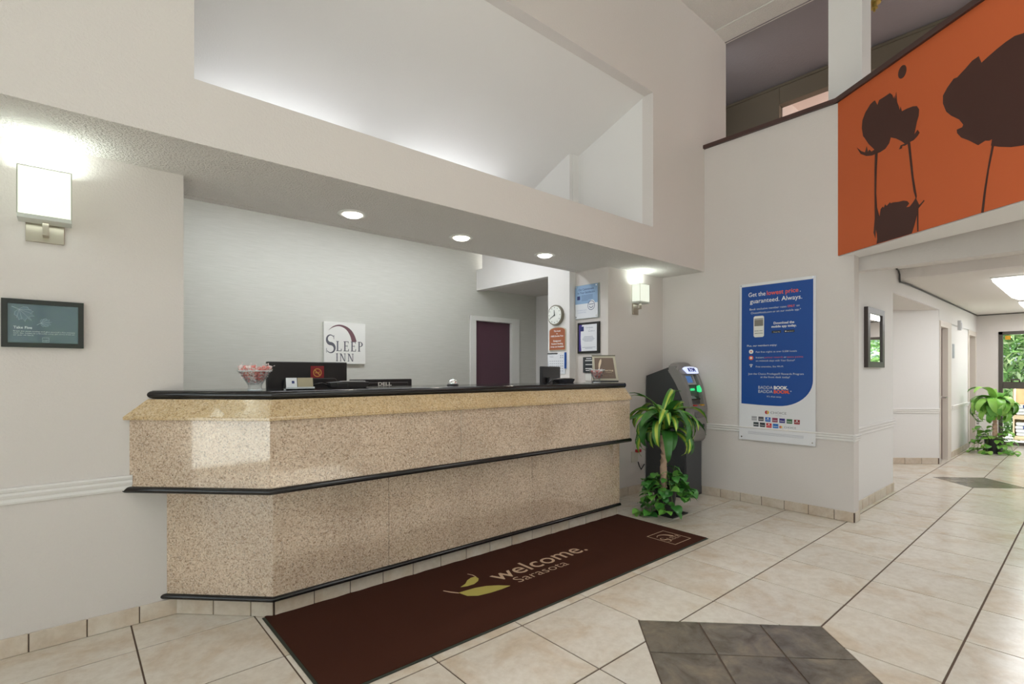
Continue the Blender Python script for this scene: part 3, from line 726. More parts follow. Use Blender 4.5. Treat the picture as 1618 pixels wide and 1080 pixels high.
# ------------------------------------------------------------ wall things
def serif(ch, x, h, t=.16, s=.05, w=.6):
    """polygons of a roman capital: thick stems t, hairlines and serifs s; returns (polygons, advance) for cap height h"""
    P = []; T, S = t * h, s * h
    def rect(a, b, c, d): P.append([(x + a, b), (x + c, b), (x + c, d), (x + a, d)])
    def stem(a, tt=T):
        rect(a, 0, a + tt, h); rect(a - .07 * h, 0, a + tt + .07 * h, S); rect(a - .07 * h, h - S, a + tt + .07 * h, h)
    if ch == 'I': stem(.08 * h); return P, .16 * h + T
    if ch in 'LE':
        stem(.08 * h); W = .56 * h; rect(.08 * h, 0, W, S); rect(W - S * 1.1, 0, W, .24 * h)
        if ch == 'E': rect(.08 * h, h - S, W - .03 * h, h); rect(W - .03 * h - S, h - .2 * h, W - .03 * h, h); rect(.1 * h, .5 * h, .42 * h, .5 * h + S); rect(.40 * h, .42 * h, .43 * h, .64 * h)
        return P, W + .07 * h
    if ch == 'P':
        stem(.08 * h); n = 12; o = []; i_ = []
        for k in range(n + 1):
            a = PI / 2 - PI * k / n
            o.append((x + .26 * h + .28 * h * math.cos(a), .74 * h + .26 * h * math.sin(a))); i_.append((x + .24 * h + .16 * h * math.cos(a), .74 * h + .215 * h * math.sin(a)))
        for k in range(n): P.append([o[k], o[k + 1], i_[k + 1], i_[k]])
        rect(.1 * h, h - S, .27 * h, h); rect(.1 * h, .48 * h, .27 * h, .48 * h + S); return P, .62 * h
    if ch == 'N':
        rect(.10 * h, 0, .10 * h + S * 1.2, h); rect(.02 * h, 0, .24 * h, S); rect(.0, h - S, .2 * h, h)
        rect(.66 * h, 0, .66 * h + S * 1.2, h); rect(.56 * h, h - S, .80 * h, h)
        P.append([(x + .08 * h, h), (x + .25 * h, h), (x + .72 * h, 0), (x + .60 * h, 0)]); return P, .86 * h
    if ch == 'S':
        n = 26; L = []; 
        pts = []
        for k in range(n + 1):
            u = k / n
            if u < .5: a = math.radians(35 + (270 - 35) * (u / .5)); pts.append((.30 + .24 * math.cos(a), .745 + .235 * math.sin(a)))
            else: a = math.radians(90 - (90 + 145) * ((u - .5) / .5)); pts.append((.30 + .27 * math.cos(a), .265 + .245 * math.sin(a)))
        for k in range(n + 1):
            u = k / n; wd = .02 + .07 * math.sin(PI * u) ** 2.2
            a = pts[max(k - 1, 0)]; b = pts[min(k + 1, n)]; dx, dy = b[0] - a[0], b[1] - a[1]; l = math.hypot(dx, dy); nx, ny = -dy / l, dx / l
            q = pts[k]; L.append(((x + (q[0] + nx * wd) * h, (q[1] + ny * wd) * h), (x + (q[0] - nx * wd) * h, (q[1] - ny * wd) * h)))
        for k in range(n): P.append([L[k][0], L[k + 1][0], L[k + 1][1], L[k][1]])
        rect(.50 * h, .76 * h, .53 * h, .98 * h); rect(.02 * h, .02 * h, .05 * h, .26 * h); return P, .62 * h
    return P, .5 * h
def sleep_inn(mb, fr, a, b, s, c, mi_text=0, mi_arc=0, inn=True):
    """the square emblem's drawing inside a box of side s, lower left at a, b"""
    def put(word, x, y, h, gap, **k):
        for ch in word:
            P, adv = serif(ch, 0, h, **k)
            for p in P: mb.add([fr.p(a + (x + q[0]) * s, b + (y + q[1]) * s, c) for q in p], [tuple(range(len(p)))], mi_text)
            x += adv + gap
        return x
    P, adv = serif('S', 0, .43, t=.16)
    for p in P: mb.add([fr.p(a + (.045 + q[0] * .84) * s, b + (.25 + q[1]) * s, c) for q in p], [tuple(range(len(p)))], mi_text)
    put('LEEP', .285, .30, .235, .030, t=.13, s=.06)
    if inn: put('INN', .28, .06, .185, .035, t=.13, s=.07)
    OU = [(.095, .77), (.2, .87), (.33, .92), (.45, .915), (.57, .87), (.67, .79), (.745, .67), (.79, .535)]
    IN = [(.095, .77), (.2, .845), (.32, .885), (.42, .875), (.51, .83), (.58, .755), (.635, .65), (.665, .535)]
    def fine(L):
        o = []
        for i in range(len(L) - 1):
            p0, p1, p2, p3 = L[max(i - 1, 0)], L[i], L[i + 1], L[min(i + 2, len(L) - 1)]
            for k in range(4):
                t = k / 4; o.append(tuple(.5 * (2 * p1[j] + (p2[j] - p0[j]) * t + (2 * p0[j] - 5 * p1[j] + 4 * p2[j] - p3[j]) * t * t + (3 * p1[j] - p0[j] - 3 * p2[j] + p3[j]) * t ** 3) for j in (0, 1)))
        return o + [L[-1]]
    OU, IN = fine(OU), fine(IN)
    for k in range(len(OU) - 1):
        q = [OU[k], OU[k + 1], IN[k + 1], IN[k]]
        mb.add([fr.p(a + p[0] * s, b + p[1] * s, c) for p in q], [(0, 1, 2, 3)], mi_arc)
fr = facing_s(2.03, 5.382, 1.395)
sl = thing('logo_sign', 'square white wall sign reading SLEEP INN under a grey-purple crescent', 'sign', (2.26, 5.36, 1.395))
build('board', MB().fbox(fr, 0, 0, .002, .462, .445, .03), WHITE, sl, bevel=.002)
mb = MB(); sleep_inn(mb, fr, .0, .0, .455, .0305, 0, 1)
build('lettering', mb, [INKG, INKP], sl)
# wall clock
fc = facing_w(4.057, 3.917, 1.93)
ck = thing('wall_clock', 'round white wall clock above the rust-brown notice', 'clock', (4.03, 3.917, 1.93))
build('casing', MB().ell(fc, 0, 0, .112, .112, 0, .035, 36), CLOCKR, ck, bevel=.004)
build('dial', MB().ell(fc, 0, 0, .098, .098, .035, .038, 36), CLOCKF, ck)
hm = MB()
for k in range(12):
    a_ = 2 * PI * k / 12; hm.ell(fc, .082 * math.sin(a_), .082 * math.cos(a_), .005, .005, .038, .0395, 8)
build('markings', hm, INKG, ck)
def hand(L, a_, wd): s_, c_ = math.sin(a_), math.cos(a_); return MB().fpoly(fc, [(-wd * c_ - .01 * s_, wd * s_ - .01 * c_), (wd * c_ - .01 * s_, -wd * s_ - .01 * c_), (L * s_ + wd * .5 * c_, L * c_ - wd * .5 * s_), (L * s_ - wd * .5 * c_, L * c_ + wd * .5 * s_)], .040, .042)
build('hand', hand(.055, math.radians(-4), .005), INKD, ck); build('hand', hand(.075, math.radians(243), .004), INKD, ck)
# brown notice
fb = facing_w(4.057, 4.024, 1.543)
W_, H_ = .247, .245
ns = thing('smoking_notice', 'rust-brown notice with an arched top and white lines of text, below the clock', 'sign', (4.05, 3.9, 1.543))
arch = lambda g: [(g, g), (W_ - g, g), (W_ - g, H_ - .022 - g)] + [(W_ / 2 + (W_ / 2 - g) * math.cos(math.radians(a_)), H_ - .022 - g + .034 * math.sin(math.radians(a_))) for a_ in range(20, 180, 20)] + [(g, H_ - .022 - g)]
build('border', MB().fpoly(fb, arch(0), 0, .012), CREAM, ns)
build('board', MB().fpoly(fb, arch(.007), .012, .015), BRSIGN, ns)
m = MB()
for t, y, h, w_ in (('This hotel', .205, .017, .10), ('is', .178, .014, .016), ('100% Smoke Free', .150, .017, .185), ('Designated', .097, .017, .115), ('Outdoor Smoking', .066, .017, .175), ('Areas are Available', .034, .017, .20)):
    m.text(fb, t, W_ / 2, y, h, .0155, w=w_, bold=.03)
build('lettering', m, INKW, ns)
# wall calendar
fcal = facing_w(4.057, 4.050, 1.285)
cal = thing('wall_calendar', 'white paper calendar sheet with a blue edge, hung below the rust-brown notice', 'calendar', (4.05, 3.9, 1.285))
build('sheet', MB().fbox(fcal, .0, 0, .001, .262, .225, .008), PAPERW, cal)
build('binding', MB().fbox(fcal, .0, .222, .006, .15, .232, .014), INKD, cal)
build('edge', MB().fbox(fcal, .262, .06, .001, .276, .235, .02), INKB, cal)
m = MB().text(fcal, 'October', .06, .185, .012, .0085, w=.06)
for i in range(7):
    for j in range(5): m.fbox(fcal, .03 + i * .031, .03 + j * .027, .008, .045 + i * .031, .037 + j * .027, .0085)
for i in range(2):
    for j in range(2): m.fbox(fcal, .19 + i * .03, .175 + j * .02, .008, .205 + i * .03, .185 + j * .02, .0085)
build('lettering', m, simple('pale_grey_ink', srgb(150, 156, 170), .6), cal)
# commitment plaque
fp = facing_w(4.158, 3.725, 1.872); W_, H_ = .33, .362
pq = thing('satisfaction_plaque', 'clear-fronted plaque with a light blue upper half and a round smile emblem', 'plaque', (4.14, 3.55, 1.872))
build('backplate', MB().fbox(fp, 0, 0, .001, W_, H_, .010), SILV, pq)
build('panel', MB().fbox(fp, .006, .004, .018, W_ - .014, H_ - .006, .022), PAPERW, pq, bevel=.002)
m = MB().fpoly(fp, [(.006, .160)] + [(.20 + .0, .160), (.215, .185), (.24, .195), (.265, .185), (.28, .160)] + [(W_ - .014, .160), (W_ - .014, H_ - .006), (.006, H_ - .006)], .022, .0225)
build('print', m, LBLUE, pq)
m = MB().text(fp, 'Our Commitment', .16, .302, .022, .0228, w=.21, bold=.015).text(fp, 'to Your Satisfaction', .16, .268, .022, .0228, w=.24, bold=.015)
m.fbox(fp, .035, .205, .0225, .075, .245, .023)
for k in range(5): m.fbox(fp, .095, .245 - k * .013, .0225, .25 - (k == 4) * .06, .248 - k * .013, .0229)
n = 26
for r0, r1 in ((.044, .049),):
    vs = [fp.p(.23 + r * math.cos(2 * PI * i / n), .135 + r * math.sin(2 * PI * i / n), .0235) for r in (r0, r1) for i in range(n)]
    m.add(vs, [(i, (i + 1) % n, n + (i + 1) % n, n + i) for i in range(n)])
m.fbox(fp, .195, .145, .0230, .265, .150, .0236)
for k in range(8):
    a0_, a1_ = math.radians(200 + 17.5 * k), math.radians(200 + 17.5 * (k + 1))
    m.add([fp.p(.23 + r * math.cos(a_), .140 + r * math.sin(a_), .0236) for r, a_ in ((.026, a0_), (.032, a0_), (.032, a1_), (.026, a1_))], [(0, 1, 2, 3)])
build('lettering', m, INKN, pq)
m = MB().text(fp, 'SATISFACTION', .10, .085, .013, .0228, w=.13).text(fp, 'GUARANTEED', .10, .062, .013, .0228, w=.12)
build('lettering', m, simple('pale_blue_ink', srgb(168, 182, 206), .6), pq)
for q in ((.022, .022), (W_ - .03, .022), (.022, H_ - .022), (W_ - .03, H_ - .022)): build('standoff', MB().ell(fp, q[0], q[1], .008, .008, .010, .027, 10), CHROME, pq)
# certificate in dark frame
ff = facing_w(4.158, 3.69, 1.505); W_, H_ = .30, .328
ce = thing('framed_certificate', 'white certificate with a purple left band in a dark frame, below the light blue plaque', 'picture', (4.15, 3.54, 1.505))
build('frame', MB().fbox(ff, 0, 0, .001, W_, H_, .02), BLKF, ce, bevel=.003)
build('sheet', MB().fbox(ff, .025, .024, .02, W_ - .032, H_ - .024, .0215), PAPERW, ce)
build('print', MB().fpoly(ff, [(.025, .024), (.058, .024), (.05, .10), (.046, .17), (.05, .24), (.068, H_ - .024), (.025, H_ - .024)], .0216, .022), PURP, ce)
m = MB().fbox(ff, .045, .235, .0222, .092, .285, .0226).text(ff, 'Certificate', .17, .265, .012, .0222, w=.10).text(ff, 'of', .17, .250, .008, .0222).text(ff, 'Excellence', .20, .228, .011, .0222, w=.085)
for k, w_ in enumerate((.12, .14, .17, .15, .11)): m.fbox(ff, .155 - w_ / 2, .175 - k * .012, .0218, .155 + w_ / 2, .1775 - k * .012, .0222)
m.fbox(ff, .07, .062, .0218, .25, .0645, .0222).fbox(ff, .11, .050, .0218, .21, .0525, .0222)
build('lettering', m, INKN, ce)
fk = facing_w(4.158, 3.618, 1.30)
k2 = thing('black_notice', 'small black notice with white lines, partly hidden behind the standing sign', 'sign', (4.15, 3.5, 1.30))
build('board', MB().fbox(fk, 0, 0, .001, .17, .165, .012), simple('black_notice_board', srgb(52, 56, 60), .5), k2)
m = MB()
for k, (w_, x_) in enumerate(((.07, .06), (.10, .06), (0, 0), (.13, .08), (0, 0), (.09, .06), (.06, .05))):
    if w_: m.fbox(fk, x_ - w_ / 2 + .02, .145 - k * .021, .012, x_ + w_ / 2 + .02, .153 - k * .021, .0125)
build('lettering', m, INKW, k2)
build('switch_plate', MB().fbox(fk, .03, -.085, .001, .11, -.012, .008), WHITE, k2)

# sconces
def sconce(label, xl, xr, zt, zb, pl, pr, pz0, wall=YW, d=.125):
    xm_ = (xl + xr) / 2
    s = thing('wall_sconce', label, 'wall lamp', (xm_, wall - .01, pz0), 'square glass wall sconces')
    build('backplate', MB().box(pl, wall - .014, pz0, pr, wall - .001, zb - .004), NICK, s, bevel=.002)
    build('arm', MB().box(xm_ - .010, wall - d * .62, zb - .065, xm_ + .012, wall - d * .62 + .018, zb - .012).box(xm_ - .010, wall - d * .62, zb - .075, xm_ + .012, wall - .01, zb - .062), NICK, s, bevel=.001)
    build('tray', MB().box(xl - .001, wall - d - .002, zb - .016, xr + .001, wall - .025, zb + .001), simple('pale_frosted_metal', srgb(210, 214, 208), .4), s, bevel=.001)
    t = .005; sh = MB()
    sh.box(xl, wall - d, zb, xr, wall - d + t, zt).box(xl, wall - .028, zb, xr, wall - .024, zt).box(xl, wall - d + t, zb, xl + t, wall - .028, zt).box(xr - t, wall - d + t, zb, xr, wall - .028, zt)
    build('shade', sh, SHADEM, s)
    r = .0022; w_ = MB()
    for x_ in (xl, xr):
        for y_ in (wall - d, wall - .026): w_.tube([(x_, y_, zb), (x_, y_, zt)], r, 5)
    for z_ in (zb, zt):
        w_.tube([(xl, wall - d, z_), (xr, wall - d, z_)], r, 5).tube([(xl, wall - d, z_), (xl, wall - .026, z_)], r, 5).tube([(xr, wall - d, z_), (xr, wall - .026, z_)], r, 5)
    build('frame', w_, simple('pale_frame_metal', srgb(186, 188, 176), .4), s)
    for z_, e in ((zt + .01, 1.35), (zb + .08, .10)):
        l = bpy.data.lights.new('sconce_bulb', 'AREA'); l.shape = 'RECTANGLE'; l.size = xr - xl - .03; l.size_y = .07; l.energy = e; l.color = (.88, 1, .93)
        o = bpy.data.objects.new('sconce_bulb', l); C.objects.link(o); o.location = (xm_, wall - .072, zt - .02); o.rotation_euler = (PI, 0, 0) if e > .5 else (0, 0, 0)
        if e < .5: o.location = (xm_, wall - .072, zb - .02)
sconce('square lit glass sconce over the slate blue poster, nearer of two', -.173, .011, 2.238, 2.019, -.151, -.014, 1.920)
sconce('small lit glass sconce in the corner above the bank machine', 4.528, 4.70, 2.238, 2.054, 4.562, 4.66, 1.924)

# take five poster
fq = facing_s(-.231, YW, 1.424); W_, H_ = .288, .222
tf = thing('framed_poster', 'slate blue poster reading Take Five in a black frame, left wall', 'picture', (-.09, YW - .01, 1.424))
g = .021; m = MB().fbox(fq, 0, 0, .001, W_, g, .022).fbox(fq, 0, H_ - g, .001, W_, H_, .022).fbox(fq, 0, g, .001, g, H_ - g, .022).fbox(fq, W_ - g, g, .001, W_, H_ - g, .022)
build('frame', m, BLKF, tf)
build('print', MB().fbox(fq, g - .001, g - .001, .001, W_ - g + .001, H_ - g + .001, .013), POSTB, tf)
def leafpoly(cx, cy, s, rot, lobes):
    out = []
    for a_, r_ in lobes: out.append((cx + s * r_ * math.cos(math.radians(a_) + rot), cy + s * r_ * math.sin(math.radians(a_) + rot)))
    return out
LB = [(0, 1.05), (12, .62), (30, .95), (44, .58), (62, .85), (85, .6), (110, .72), (140, .62), (180, .50), (220, .62), (250, .72), (275, .6), (298, .85), (316, .58), (330, .95), (348, .62)]
m = MB()
for (cx, cy, s, rot) in ((.072, .160, .044, math.radians(-50)), (.145, .117, .027, math.radians(10))):
    P_ = leafpoly(cx, cy, s, rot, LB); n = len(P_)
    Q_ = leafpoly(cx, cy, s * .96, rot, LB)
    for i in range(n): m.add([fq.p(*P_[i], .0138), fq.p(*P_[(i + 1) % n], .0138), fq.p(*Q_[(i + 1) % n], .0138), fq.p(*Q_[i], .0138)], [(0, 1, 2, 3)])
    for a_ in (0, 45, -45, 80, -80):
        e = math.radians(a_) + rot; b0 = (cx - s * .45 * math.cos(rot), cy - s * .45 * math.sin(rot)); b1 = (cx + s * .75 * math.cos(e), cy + s * .75 * math.sin(e))
        dx, dy = b1[0] - b0[0], b1[1] - b0[1]; l = math.hypot(dx, dy); nx, ny = -dy / l * .0005, dx / l * .0005
        m.add([fq.p(b0[0] + nx, b0[1] + ny, .0139), fq.p(b1[0] + nx, b1[1] + ny, .0139), fq.p(b1[0] - nx, b1[1] - ny, .0139), fq.p(b0[0] - nx, b0[1] - ny, .0139)], [(0, 1, 2, 3)])
    b0 = (cx - s * .45 * math.cos(rot), cy - s * .45 * math.sin(rot)); b1 = (cx - s * 1.05 * math.cos(rot + .25), cy - s * 1.05 * math.sin(rot + .25))
    m.add([fq.p(b0[0], b0[1] + .001, .0139), fq.p(b1[0], b1[1] + .001, .0139), fq.p(b1[0], b1[1] - .0008, .0139), fq.p(b0[0], b0[1] - .0008, .0139)], [(0, 1, 2, 3)])
m.fbox(fq, .138, .026, .0134, .162, .027, .0138).fbox(fq, .138, .046, .0134, .162, .047, .0138).fbox(fq, .138, .026, .0134, .139, .047, .0138).fbox(fq, .161, .026, .0134, .162, .047, .0138)
m.text(fq, 'SLEEP', .150, .031, .005, .0138, w=.018)
build('lettering', m, POSTL, tf)
mf = MB()
for (cx, cy, s, rot) in ((.072, .160, .0425, math.radians(-50)), (.145, .117, .026, math.radians(10))):
    mf.fpoly(fq, leafpoly(cx, cy, s, rot, LB), .0131, .0135)
build('leaf_print', mf, simple('mid_slate_print', srgb(96, 116, 130), .2), tf)
m = MB().text(fq, 'Take Five', .040, .086, .0115, .0138, 'L', bold=.02)
for t, y in (('Break the usual routine and give yourself a few minutes', .072), ('each day. Listen to a favorite song, get some fresh air', .063), ('or just sit back.', .054)):
    m.text(fq, t, .040, y, .0055, .0138, 'L', w=(.215 if len(t) > 30 else .07))
build('lettering', m, POSTT, tf)

# banner
YB = 2.396; bw = .70
fbn = Fr((5.128, YB, .632), (0, -1, 0), (.008, 0, 1))
bh = 1.556
bn = thing('hanging_banner', 'tall blue and white vinyl banner reading Get the lowest price', 'banner', (5.13, 2.05, .632))
def warp(mb):
    return mb
build('sheet', MB().fbox(fbn, 0, 0, -.004, bw, bh, 0), WVINYL, bn)
bl = [(.022, .372 - .012), (.022, bh - .028), (bw - .022, bh - .028), (bw - .022, .60)]
for k in range(1, 13):
    u = k / 12; a_ = math.radians(0 - 90 * u); bl.append((bw - .022 - .30 + .30 * math.cos(a_), .60 + .25 * math.sin(a_)))
bl = bl + [(.34, .350), (.2, .352)]
build('blue_panel', MB().fpoly(fbn, bl, .0005, .0015), BLUEB, bn)
mw_, mo = MB(), MB()
def ln(mb, t, x, fv, h, w_=None, al='C', bold=0.0): mb.text(fbn, t, x, bh * (1 - fv), h, .0022, al, w=w_, bold=bold)
ln(mw_, 'Get the ', .09, .085, .042, .165, 'L', .012); ln(mo, 'lowest price', .268, .085, .042, .285, 'L', .022); ln(mw_, '.', .565, .085, .042, None, 'L', .012)
ln(mw_, 'guaranteed. Always.', .345, .128, .042, .48, 'C', .012)
ln(mw_, 'Book exclusive member rates', .275, .172, .020, .345); ln(mo, 'ONLY', .49, .172, .020, .065, 'C', .03); ln(mw_, 'on', .55, .172, .020)
ln(mw_, 'ChoiceHotels.com or on our mobile app.*', .345, .196, .020, .46)
ln(mw_, 'Download the', .425, .270, .022, .185, 'C', .03); ln(mw_, 'mobile app today.', .425, .291, .022, .225, 'C', .03)
ln(mw_, 'Plus, our members enjoy:', .078, .404, .019, .285, 'L', .01)
ln(mw_, 'Fast free nights at over 5,500 hotels', .165, .444, .017, .375, 'L')
ln(mw_, 'Instant', .165, .479, .017, .078, 'L'); ln(mo, 'partner rewards', .25, .479, .017, .168, 'L'); ln(mw_, 'or', .427, .479, .017, None, 'L'); ln(mo, 'extra points', .455, .479, .017, .14, 'L')
ln(mw_, 'on midweek stays with Your Extras*', .165, .500, .017, .36, 'L')
ln(mw_, 'Free amenities, like Wi-Fi', .165, .537, .017, .255, 'L')
ln(mw_, 'Join the Choice Privileges® Rewards Program', .345, .583, .019, .51); ln(mw_, 'at the front desk today!', .345, .603, .019, .27)
ln(mw_, 'BADDA', .19, .672, .030, .135, 'L', -.004); ln(mw_, 'BOOK.', .335, .672, .030, .13, 'L', .05)
ln(mw_, 'BADDA', .19, .697, .030, .135, 'L', -.004); ln(mo, 'BOOM.', .335, .697, .030, .145, 'L', .05); ln(mw_, '*', .484, .692, .022, None, 'L')
ln(mw_, "It's that easy.", .34, .723, .016, .135)
# icons
mw_.ell(fbn, .118, bh * .564, .022, .022, .0018, .0022, 20); mo.ell(fbn, .118, bh * .524, .022, .022, .0018, .0022, 20)
mo.ell(fbn, .118, bh * .564, .007, .007, .0024, .0027, 10); mw_.fbox(fbn, .108, bh * .524 - .010, .0024, .128, bh * .524 + .010, .0027)
for r_ in (.026, .018, .010):
    for k in range(6):
        a0_, a1_ = math.radians(45 + 15 * k), math.radians(60 + 15 * k)
        mw_.add([fbn.p(.118 + r * math.cos(a_), bh * .468 + r * math.sin(a_), .0022) for r, a_ in ((r_ - .004, a0_), (r_, a0_), (r_, a1_), (r_ - .004, a1_))], [(0, 1, 2, 3)])
mw_.fpoly(fbn, [(.11, .742 - .01), (.118, .72 - .0), (.126, .732)], .0018, .0022)
build('lettering', mw_, INKW, bn); build('lettering', mo, INKO, bn)
ph = MB(); x0_, y0_, x1_, y1_ = .142, bh * .655, .242, bh * .789; r = .012
ph.fpoly(fbn, [(x0_ + r, y0_), (x1_ - r, y0_), (x1_, y0_ + r), (x1_, y1_ - r), (x1_ - r, y1_), (x0_ + r, y1_), (x0_, y1_ - r), (x0_, y0_ + r)], .0018, .0028)
build('phone_print', ph, WHITE, bn)
build('phone_photo_print', MB().fbox(fbn, .150, bh * .725, .0028, .234, bh * .765, .0032), simple('grey_photo_print', srgb(136, 130, 122), .5), bn)
m = MB().fbox(fbn, .150, bh * .768, .0028, .234, bh * .772, .0032).text(fbn, 'BOOK NOW', .192, bh * .692, .008, .0032, w=.078, bold=.03).text(fbn, 'SEARCH HOTELS', .192, bh * .677, .008, .0032, w=.078, bold=.03)
m.fbox(fbn, .315, bh * .675, .0018, .40, bh * .690, .0026).fbox(fbn, .428, bh * .675, .0018, .52, bh * .690, .0026)
build('badge_print', m, INKD, bn)
m = MB().text(fbn, 'Google Play', .362, bh * .679, .008, .0030, w=.06).text(fbn, 'App Store', .482, bh * .679, .008, .0030, w=.06).ell(fbn, .442, bh * .6825, .006, .006, .0028, .003, 10)
build('lettering', m, INKW, bn)
m = MB().text(fbn, 'CHOICE', .305, bh * .175, .022, .0008, 'L', w=.145, bold=.0).text(fbn, 'HOTELS', .38, bh * .163, .006, .0008, w=.06)
m.text(fbn, 'CHOICE', .43, bh * .092, .017, .0008, 'L', w=.105).fbox(fbn, .0, 0, -.003, .001, .001, -.002)
build('lettering', m, INKG, bn)
def cmark(mr, my, x, y, r):
    for mb, a0_, a1_ in ((mr, 95, 265), (my, -85, 85)):
        P_ = [(x + r * math.cos(math.radians(a_)), y + r * math.sin(math.radians(a_))) for a_ in range(a0_, a1_ + 1, 17)]
        P_ = P_ + [(x + (-.15 if a0_ > 0 else .15) * r, P_[-1][1]), (x + (-.45 if a0_ > 0 else .5) * r, y), (x + (-.15 if a0_ > 0 else .15) * r, P_[0][1])]
        mb.fpoly(fbn, P_, .0003, .0008)
mr, my = MB(), MB(); cmark(mr, my, .272, bh * .182, .019); cmark(mr, my, .40, bh * .097, .013)
mr.text(fbn, 'Privileges', .47, bh * .078, .012, .0008, w=.11)
build('mark', mr, INKR, bn); build('mark', my, INKY, bn)
cols = [(170, 170, 176), (84, 84, 90), (24, 98, 190), (150, 60, 92), (52, 44, 130), (58, 110, 70), (150, 30, 40), (54, 62, 66), (40, 44, 50), (206, 38, 44), (36, 112, 196)]
names = ['ascend', 'cambria', 'Comfort', 'Comfort', 'Sleep', 'Quality', 'Clarion', 'MAIN', 'Suburban', 'Econo', 'Rodeway']
wt = MB()
for i, cc in enumerate(cols):
    if i < 7: x_, y_ = .150 + i * .0655, .226 - i * .0015
    else: x_, y_ = .168 + (i - 7) * .0615, .168 - (i - 7) * .001
    y_ -= .008
    build('brand_badge', MB().fbox(fbn, x_ - .025, y_ - .021, .0003, x_ + .025, y_ + .021, .0008), simple('badge_print_%d' % i, srgb(*cc), .5), bn)
    wt.text(fbn, names[i], x_, y_ - .008, .010, .0011, w=.040, bold=.02)
    if i in (2, 6, 9): wt.ell(fbn, x_, y_ + .010, .008, .006, .0009, .0012, 10)
build('lettering', wt, INKW, bn)
m = MB()
for k in range(3): m.fbox(fbn, .09, .062 + k * .010, .0003, .60, .065 + k * .010, .0007)
build('fine_print', m, simple('faint_grey_ink', srgb(178, 180, 190), .6), bn)
for q in ((.025, .028), (bw - .025, .028), (.016, bh - .014), (bw - .022, bh - .014)): build('grommet', MB().tube([fbn.p(q[0], q[1], -.012), fbn.p(q[0], q[1], .003)], .007, 10), CHROME, bn)

# mirror on the pillar
fmr = facing_s(5.80, YP, 1.353); W_, H_ = .575, .585
mi_ = thing('wall_mirror', 'dark-framed mirror on the corridor pillar, right of the banner', 'mirror', (6.08, YP - .01, 1.353))
g = .075; m = MB().fbox(fmr, 0, 0, .001, W_, g * .75, .035).fbox(fmr, 0, H_ - g * .75, .001, W_, H_, .035).fbox(fmr, 0, g * .75, .001, g, H_ - g * .75, .035).fbox(fmr, W_ - g, g * .75, .001, W_, H_ - g * .75, .035)
build('frame', m, DBRF, mi_)
build('glass', MB().fbox(fmr, g - .002, g * .75 - .002, .001, W_ - g + .002, H_ - g * .75 + .002, .022), MIRROR, mi_)

# mural
mu = thing('mural', 'orange wall mural with dark brown tulip silhouettes on the mezzanine guard', 'mural', tuple(frm.p(.8, 2.34)))
build('panel', MB().fbox(frm, .0, 2.336, .001, ML, 3.692, .006), ORANGE, mu)
TUL= [(0.4, 3.5), (0.423, 3.449), (0.441, 3.482), (0.483, 3.481), (0.542, 3.483), (0.564, 3.456), (0.574, 3.42), (0.582, 3.44), (0.588, 3.409), (0.599, 3.459), (0.606, 3.379), (0.62, 3.341), (0.63, 3.302), (0.638, 3.326), (0.648, 3.287), (0.695, 3.284), (0.742, 3.276), (0.774, 3.262), (0.792, 3.229), (0.789, 3.184), (0.774, 3.145), (0.764, 3.104), (0.753, 3.062), (0.78, 3.084), (0.796, 3.056), (0.78, 3.04), (0.748, 3.023), (0.715, 3.023), (0.695, 3.017), (0.675, 3.014), (0.652, 3.022), (0.648, 3.005), (0.624, 3.008), (0.638, 3.033), (0.675, 3.029), (0.641, 3.065), (0.599, 3.102), (0.549, 3.134), (0.535, 3.095), (0.498, 3.067), (0.453, 3.061), (0.415, 3.065), (0.368, 3.069), (0.313, 3.088), (0.255, 3.13), (0.213, 3.201), (0.263, 3.149), (0.3, 3.124), (0.317, 3.165), (0.329, 3.115), (0.345, 3.127), (0.364, 3.102), (0.395, 3.105), (0.368, 3.139), (0.337, 3.176), (0.296, 3.244), (0.28, 3.267), (0.267, 3.339), (0.273, 3.402), (0.304, 3.452), (0.353, 3.492), (0.384, 3.501)]
POD= [(0.444, 2.547), (0.456, 2.606), (0.476, 2.619), (0.483, 2.604), (0.498, 2.63), (0.51, 2.612), (0.542, 2.631), (0.549, 2.621), (0.571, 2.621), (0.62, 2.609), (0.662, 2.604), (0.695, 2.59), (0.711, 2.567), (0.685, 2.546), (0.715, 2.542), (0.742, 2.563), (0.765, 2.59), (0.794, 2.528), (0.831, 2.553), (0.835, 2.544), (0.787, 2.505), (0.771, 2.448), (0.755, 2.395), (0.732, 2.337), (0.415, 2.339), (0.423, 2.375), (0.42, 2.414), (0.407, 2.462), (0.404, 2.386), (0.386, 2.436), (0.398, 2.548)]
STA= [(0.401, 3.084), (0.426, 3.067), (0.417, 2.924), (0.412, 2.748), (0.42, 2.63), (0.444, 2.547), (0.423, 2.528), (0.398, 2.548), (0.395, 2.754), (0.395, 2.933)]
STB= [(0.698, 3.022), (0.719, 3.021), (0.735, 2.87), (0.748, 2.748), (0.774, 2.599), (0.768, 2.578), (0.748, 2.643), (0.728, 2.779), (0.706, 2.965)]
STC= [(0.778, 2.516), (0.787, 2.505), (0.787, 2.42), (0.788, 2.339), (0.778, 2.338), (0.775, 2.424)]
